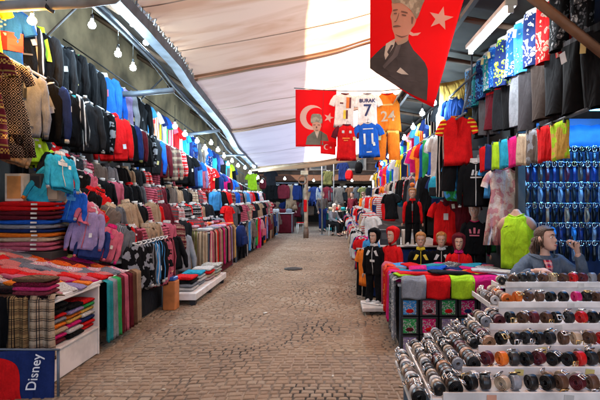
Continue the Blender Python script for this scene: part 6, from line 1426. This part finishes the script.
def person(name, loc, rz, J, top, legs, hair, ds, where, head_rot=(0, 0, 0), shoes='black', vox=.007, curlL=.5, curlR=.5, hairgrow=1.1, bun=False, collar=None, handdir=None, cat='person', detail=False):
    e = empty(name, loc, (0, 0, rz)); skm = mat('person_skin', (.62,.36,.27), .5, noise_amt=.05)
    V = {k: Vector(v) for k, v in J.items()}
    # body nodes
    names = ['pelvis', 'waist', 'chest', 'neck', 'skull']; rad = [.12, .1, .1, .044, .044]
    nodes = [(V[n], r) for n, r in zip(names, rad)]; edges = [(0, 1), (1, 2), (2, 3), (3, 4)]
    def chain(start, ks, rs):
        p = start
        for k_, r in zip(ks, rs): nodes.append((V[k_], r)); edges.append((p, len(nodes)-1)); p = len(nodes)-1
        return p
    ends = {}
    for s_ in 'lr':
        ends[s_] = chain(2, ['sh_'+s_, 'el_'+s_, 'wr_'+s_], [.044, .038, .03])
        chain(0, ['hip_'+s_, 'kn_'+s_, 'an_'+s_, 'toe_'+s_], [.088, .062, .042, .034])
    M_h = Matrix.Translation(V['head']) @ Euler(head_rot).to_matrix().to_4x4()
    extra = [xf(HB, M_h)]
    for s_ in 'lr':
        wr, el = V['wr_'+s_], V['el_'+s_]; d = (wr-el).normalized()
        if handdir and s_ in handdir: d, up, side = [Vector(q_) for q_ in handdir[s_]]
        else: up = Vector((0, -.2, 1)); side = d.cross(up) * (1 if s_ == 'r' else -1); up = side.cross(d) * (1 if s_ == 'r' else -1)
        hn = [(wr-d*.02, .026), (wr+d*.02, (.03, .022)), (wr+d*.06, (.036, .02)), (wr+d*.085, (.034, .015))]
        extra.append(skin(hn, [(0, 1), (1, 2), (2, 3)], 2))
        for pts, rs in fingers(wr, d, up, side, curlL if s_ == 'l' else curlR):
            extra.append(skin(list(zip(pts, rs)), [(i, i+1) for i in range(len(pts)-1)], 2))
    body = skin(nodes, edges, 2, vox, extra); inst('body', body, skm, e)
    # clothes
    tn = [(V['pelvis']+Vector((0, 0, -.02)), .15), (V['waist'], .135), (V['chest'], .148), (V['neck']*.55+V['chest']*.45, .085)]; te = [(0, 1), (1, 2), (2, 3)]
    for s_ in 'lr':
        b0 = len(tn); m_ = V['el_'+s_]*.5+V['sh_'+s_]*.5
        tn += [(V['sh_'+s_]+Vector((0, 0, .008)), .084), (m_, .066), (V['el_'+s_], .06), (V['wr_'+s_]*.95+V['el_'+s_]*.05, .042)]; te += [(2, b0), (b0, b0+1), (b0+1, b0+2), (b0+2, b0+3)]
    tm = skin(tn, te, 3)
    for v in tm.vertices: v.co += v.normal*.012*noise.noise(v.co*11) + v.normal*.006*noise.noise(v.co*28)
    inst('sweater' if detail else 'jacket', tm, fab(top) if isinstance(top, str) else fab(*top), e)
    ln_ = [(V['pelvis'], .15)]; le = []
    for s_ in 'lr':
        b0 = len(ln_); ln_ += [(V['hip_'+s_], .105), (V['kn_'+s_], .08), (V['an_'+s_]+Vector((0, 0, .03)), .06)]; le += [(0, b0), (b0, b0+1), (b0+1, b0+2)]
    inst('trousers', skin(ln_, le, 2), fab(legs), e)
    for s_ in 'lr':
        a, t = V['an_'+s_], V['toe_'+s_]; inst('shoe', skin([(a+Vector((0, 0, -.03)), .048), ((a+t)/2+Vector((0, 0, -.02)), .046), (t, .038)], [(0, 1), (1, 2)], 2), mat('shoe_leather', shoes, .5), e)
    hb = hair_cap(hairgrow, back=-.075, z_face=.066)
    if bun:
        hb.ball((0, .112, .0), (.03, .034, .036), 14, 10)
        for q_ in range(9):
            a_ = -.5+.125*q_; hb.tube([(.05*a_, .11, -.01), (.07*a_, .135+.01*math.cos(q_), -.07), (.09*a_-.01, .115, -.15), (.1*a_-.015, .09+.008*math.sin(q_*2), -.21-.012*(q_ % 3))], [.014, .016, .012, .003], 7)
        for q_ in range(5): hb.tube([(-.07, -.02+.018*q_, .03), (-.079-.003*q_, -.015+.022*q_, -.03), (-.07, .01+.02*q_, -.09-.008*q_)], [.008, .008, .003], 6); hb.tube([(.07, -.02+.018*q_, .03), (.079+.003*q_, -.015+.022*q_, -.03), (.07, .01+.02*q_, -.09-.008*q_)], [.008, .008, .003], 6)
    o = hb.build('hair', mat('person_hair', hair, .5, bump=.5, bscale=90), e); o.data.transform(M_h)
    face_parts(e, M_h, brow=hair)
    if collar:
        s = MB(); n_ = V['neck']; ch = V['chest']
        base = n_*.6+ch*.4
        s.loft([[base + Vector(((.082-.012*k_)*math.cos(a), (.075-.012*k_)*math.sin(a)-.01, -.005+.03*k_)) for a in [2*PI*j/20 for j in range(20)]] for k_ in range(3)], cap=False); s.build('collar', fab(top) if isinstance(top, str) else fab(*top), e)
        s = MB(); s.slab(4, 8, lambda u, v: (base + Vector(((u-.5)*.07*(1-.4*v), -.075-.065*min(1, v*3)-.01*v, .02-.16*v))), (0, -.006, 0)); s.build('checked_shirt_front', fab(collar, 'plaid', 'navy', 'white', 3), e)
    tag(e, ds, where, cat); return e
HB = head_mesh(neck=False)
# woman behind the belt display: seated, chest to the camera, looking up to the right, left hand raised
J = dict(pelvis=(0, .02, .52), waist=(0, .01, .68), chest=(0, 0, .86), neck=(.01, -.0, 1.0), skull=(.01, -.0, 1.12), head=(.012, -.015, 1.145),
    sh_r=(-.15, 0, .925), el_r=(-.33, -.16, .76), wr_r=(-.17, -.33, .9), sh_l=(.15, 0, .92), el_l=(.32, -.12, .80), wr_l=(.235, -.17, 1.05),
    hip_r=(-.09, .0, .5), kn_r=(-.12, -.36, .5), an_r=(-.12, -.36, .09), toe_r=(-.13, -.5, .04), hip_l=(.09, .0, .5), kn_l=(.12, -.36, .5), an_l=(.12, -.36, .09), toe_l=(.13, -.5, .04))
wm = person('person', (1.92, 4.6, .05), R(-6), J, ('charcoal' if 0 else (.10,.13,.18),), 'navy', (.075,.035,.018), 'woman in grey blue sweater with raised hand', 'seated behind the belt display',
    head_rot=(R(-12), R(4), R(42)), vox=.005, curlL=.75, curlR=.45, hairgrow=1.09, bun=True, collar='red', handdir=dict(l=((-.25, -.1, 1), (.5, .6, .3), (-.6, .5, .1)), r=((.75, -.3, .12), (0, -.3, 1), (0, -1, -.2))), detail=True)
stool(1.88, 4.66, (.12,.12,.13), 'dark plastic stool', 'under the woman behind the belt display', 1.1)
o = MB(); o.box((0, 0, 0), (.012, .05, .1), ch=.004); ph = o.build('telephone', mat('phone_shell', (.02,.02,.02), .25), None, (2.105, 4.42, 1.19), (R(8), R(-14), R(-30))); tag(ph, 'small black telephone', 'in the raised hand of the woman', 'telephone')
JS = dict(pelvis=(0, .02, .5), waist=(0, -.02, .66), chest=(0, -.08, .86), neck=(0, -.1, 1.0), skull=(0, -.12, 1.12), head=(0, -.14, 1.16),
    sh_r=(-.17, -.08, .92), el_r=(-.24, -.2, .68), wr_r=(-.13, -.4, .6), sh_l=(.17, -.08, .92), el_l=(.24, -.2, .68), wr_l=(.12, -.4, .6),
    hip_r=(-.09, 0, .5), kn_r=(-.13, -.42, .5), an_r=(-.13, -.4, .09), toe_r=(-.14, -.54, .04), hip_l=(.09, 0, .5), kn_l=(.13, -.42, .5), an_l=(.13, -.34, .09), toe_l=(.14, -.48, .04))
person('person', (-.14, 19.7, -.02), R(55), JS, 'silver', 'charcoal', (.4,.36,.32), 'person in pale jacket sitting bent forward', 'on a white stool near the thin poles', head_rot=(R(12), 0, 0), vox=.012)
person('person', (.25, 20.2, -.02), R(-30), JS, 'black', 'black', 'black', 'person in all black clothes sitting', 'right of the person in the pale jacket', head_rot=(0, 0, 0), vox=.012)
JW = dict(pelvis=(0, 0, .95), waist=(0, 0, 1.12), chest=(0, 0, 1.32), neck=(0, 0, 1.48), skull=(0, -.01, 1.6), head=(0, -.02, 1.63), sh_r=(-.18, 0, 1.42), el_r=(-.24, .03, 1.15), wr_r=(-.22, -.08, .92), sh_l=(.18, 0, 1.42), el_l=(.24, .03, 1.15), wr_l=(.22, -.08, .92),
    hip_r=(-.09, 0, .92), kn_r=(-.1, -.02, .5), an_r=(-.1, .03, .09), toe_r=(-.12, -.1, .04), hip_l=(.09, 0, .92), kn_l=(.1, -.02, .5), an_l=(.1, .03, .09), toe_l=(.12, -.1, .04))
person('person', (-.55, 22.0, -.02), R(20), JW, 'taupe', 'navy', 'brown', 'person in brown grey top standing', 'behind the thin grey metal pole', vox=.012)
JX = dict(JW); 
for x, y, rz, top, lg, hr, ds, wh in ((.75, 21.3, -40, 'maroon', 'black', 'black', 'person in dark red jacket standing', 'right of the seated people'), (1.15, 20.6, 70, 'charcoal', 'navy', 'brown', 'person in charcoal jacket standing', 'near the far right stalls'), (-2.0, 22.4, 30, 'navy', 'black', 'black', 'person in navy jacket standing', 'among the far left shops')):
    person('person', (x, y, -.02), R(rz), JX, top, lg, hr, ds, wh, vox=.014)
for i, (x, y, z, c) in enumerate(((.3, 19.5, 2.9, 'navy'), (.55, 19.2, 2.6, 'red'), (-.3, 22.5, 2.7, 'olive'), (.9, 18.8, 2.9, 'black'), (-3.4, 20.5, 2.5, 'lime'), (-3.0, 20.8, 2.3, 'maroon'), (-2.6, 20.2, 2.6, 'charcoal'))):
    o = garment('backpack' if i % 2 else 'tee', 'hanging_bag' if i % 2 else 't_shirt', (x, y, z), R(10*i-30), c, 'white', None, 1.0, 1.1, joined=True); tag(o, '%s %s hung high' % (c, 'bag' if i % 2 else 't-shirt'), 'at the far end of the street', 'bag' if i % 2 else 't shirt', None, i)
finish_labels()
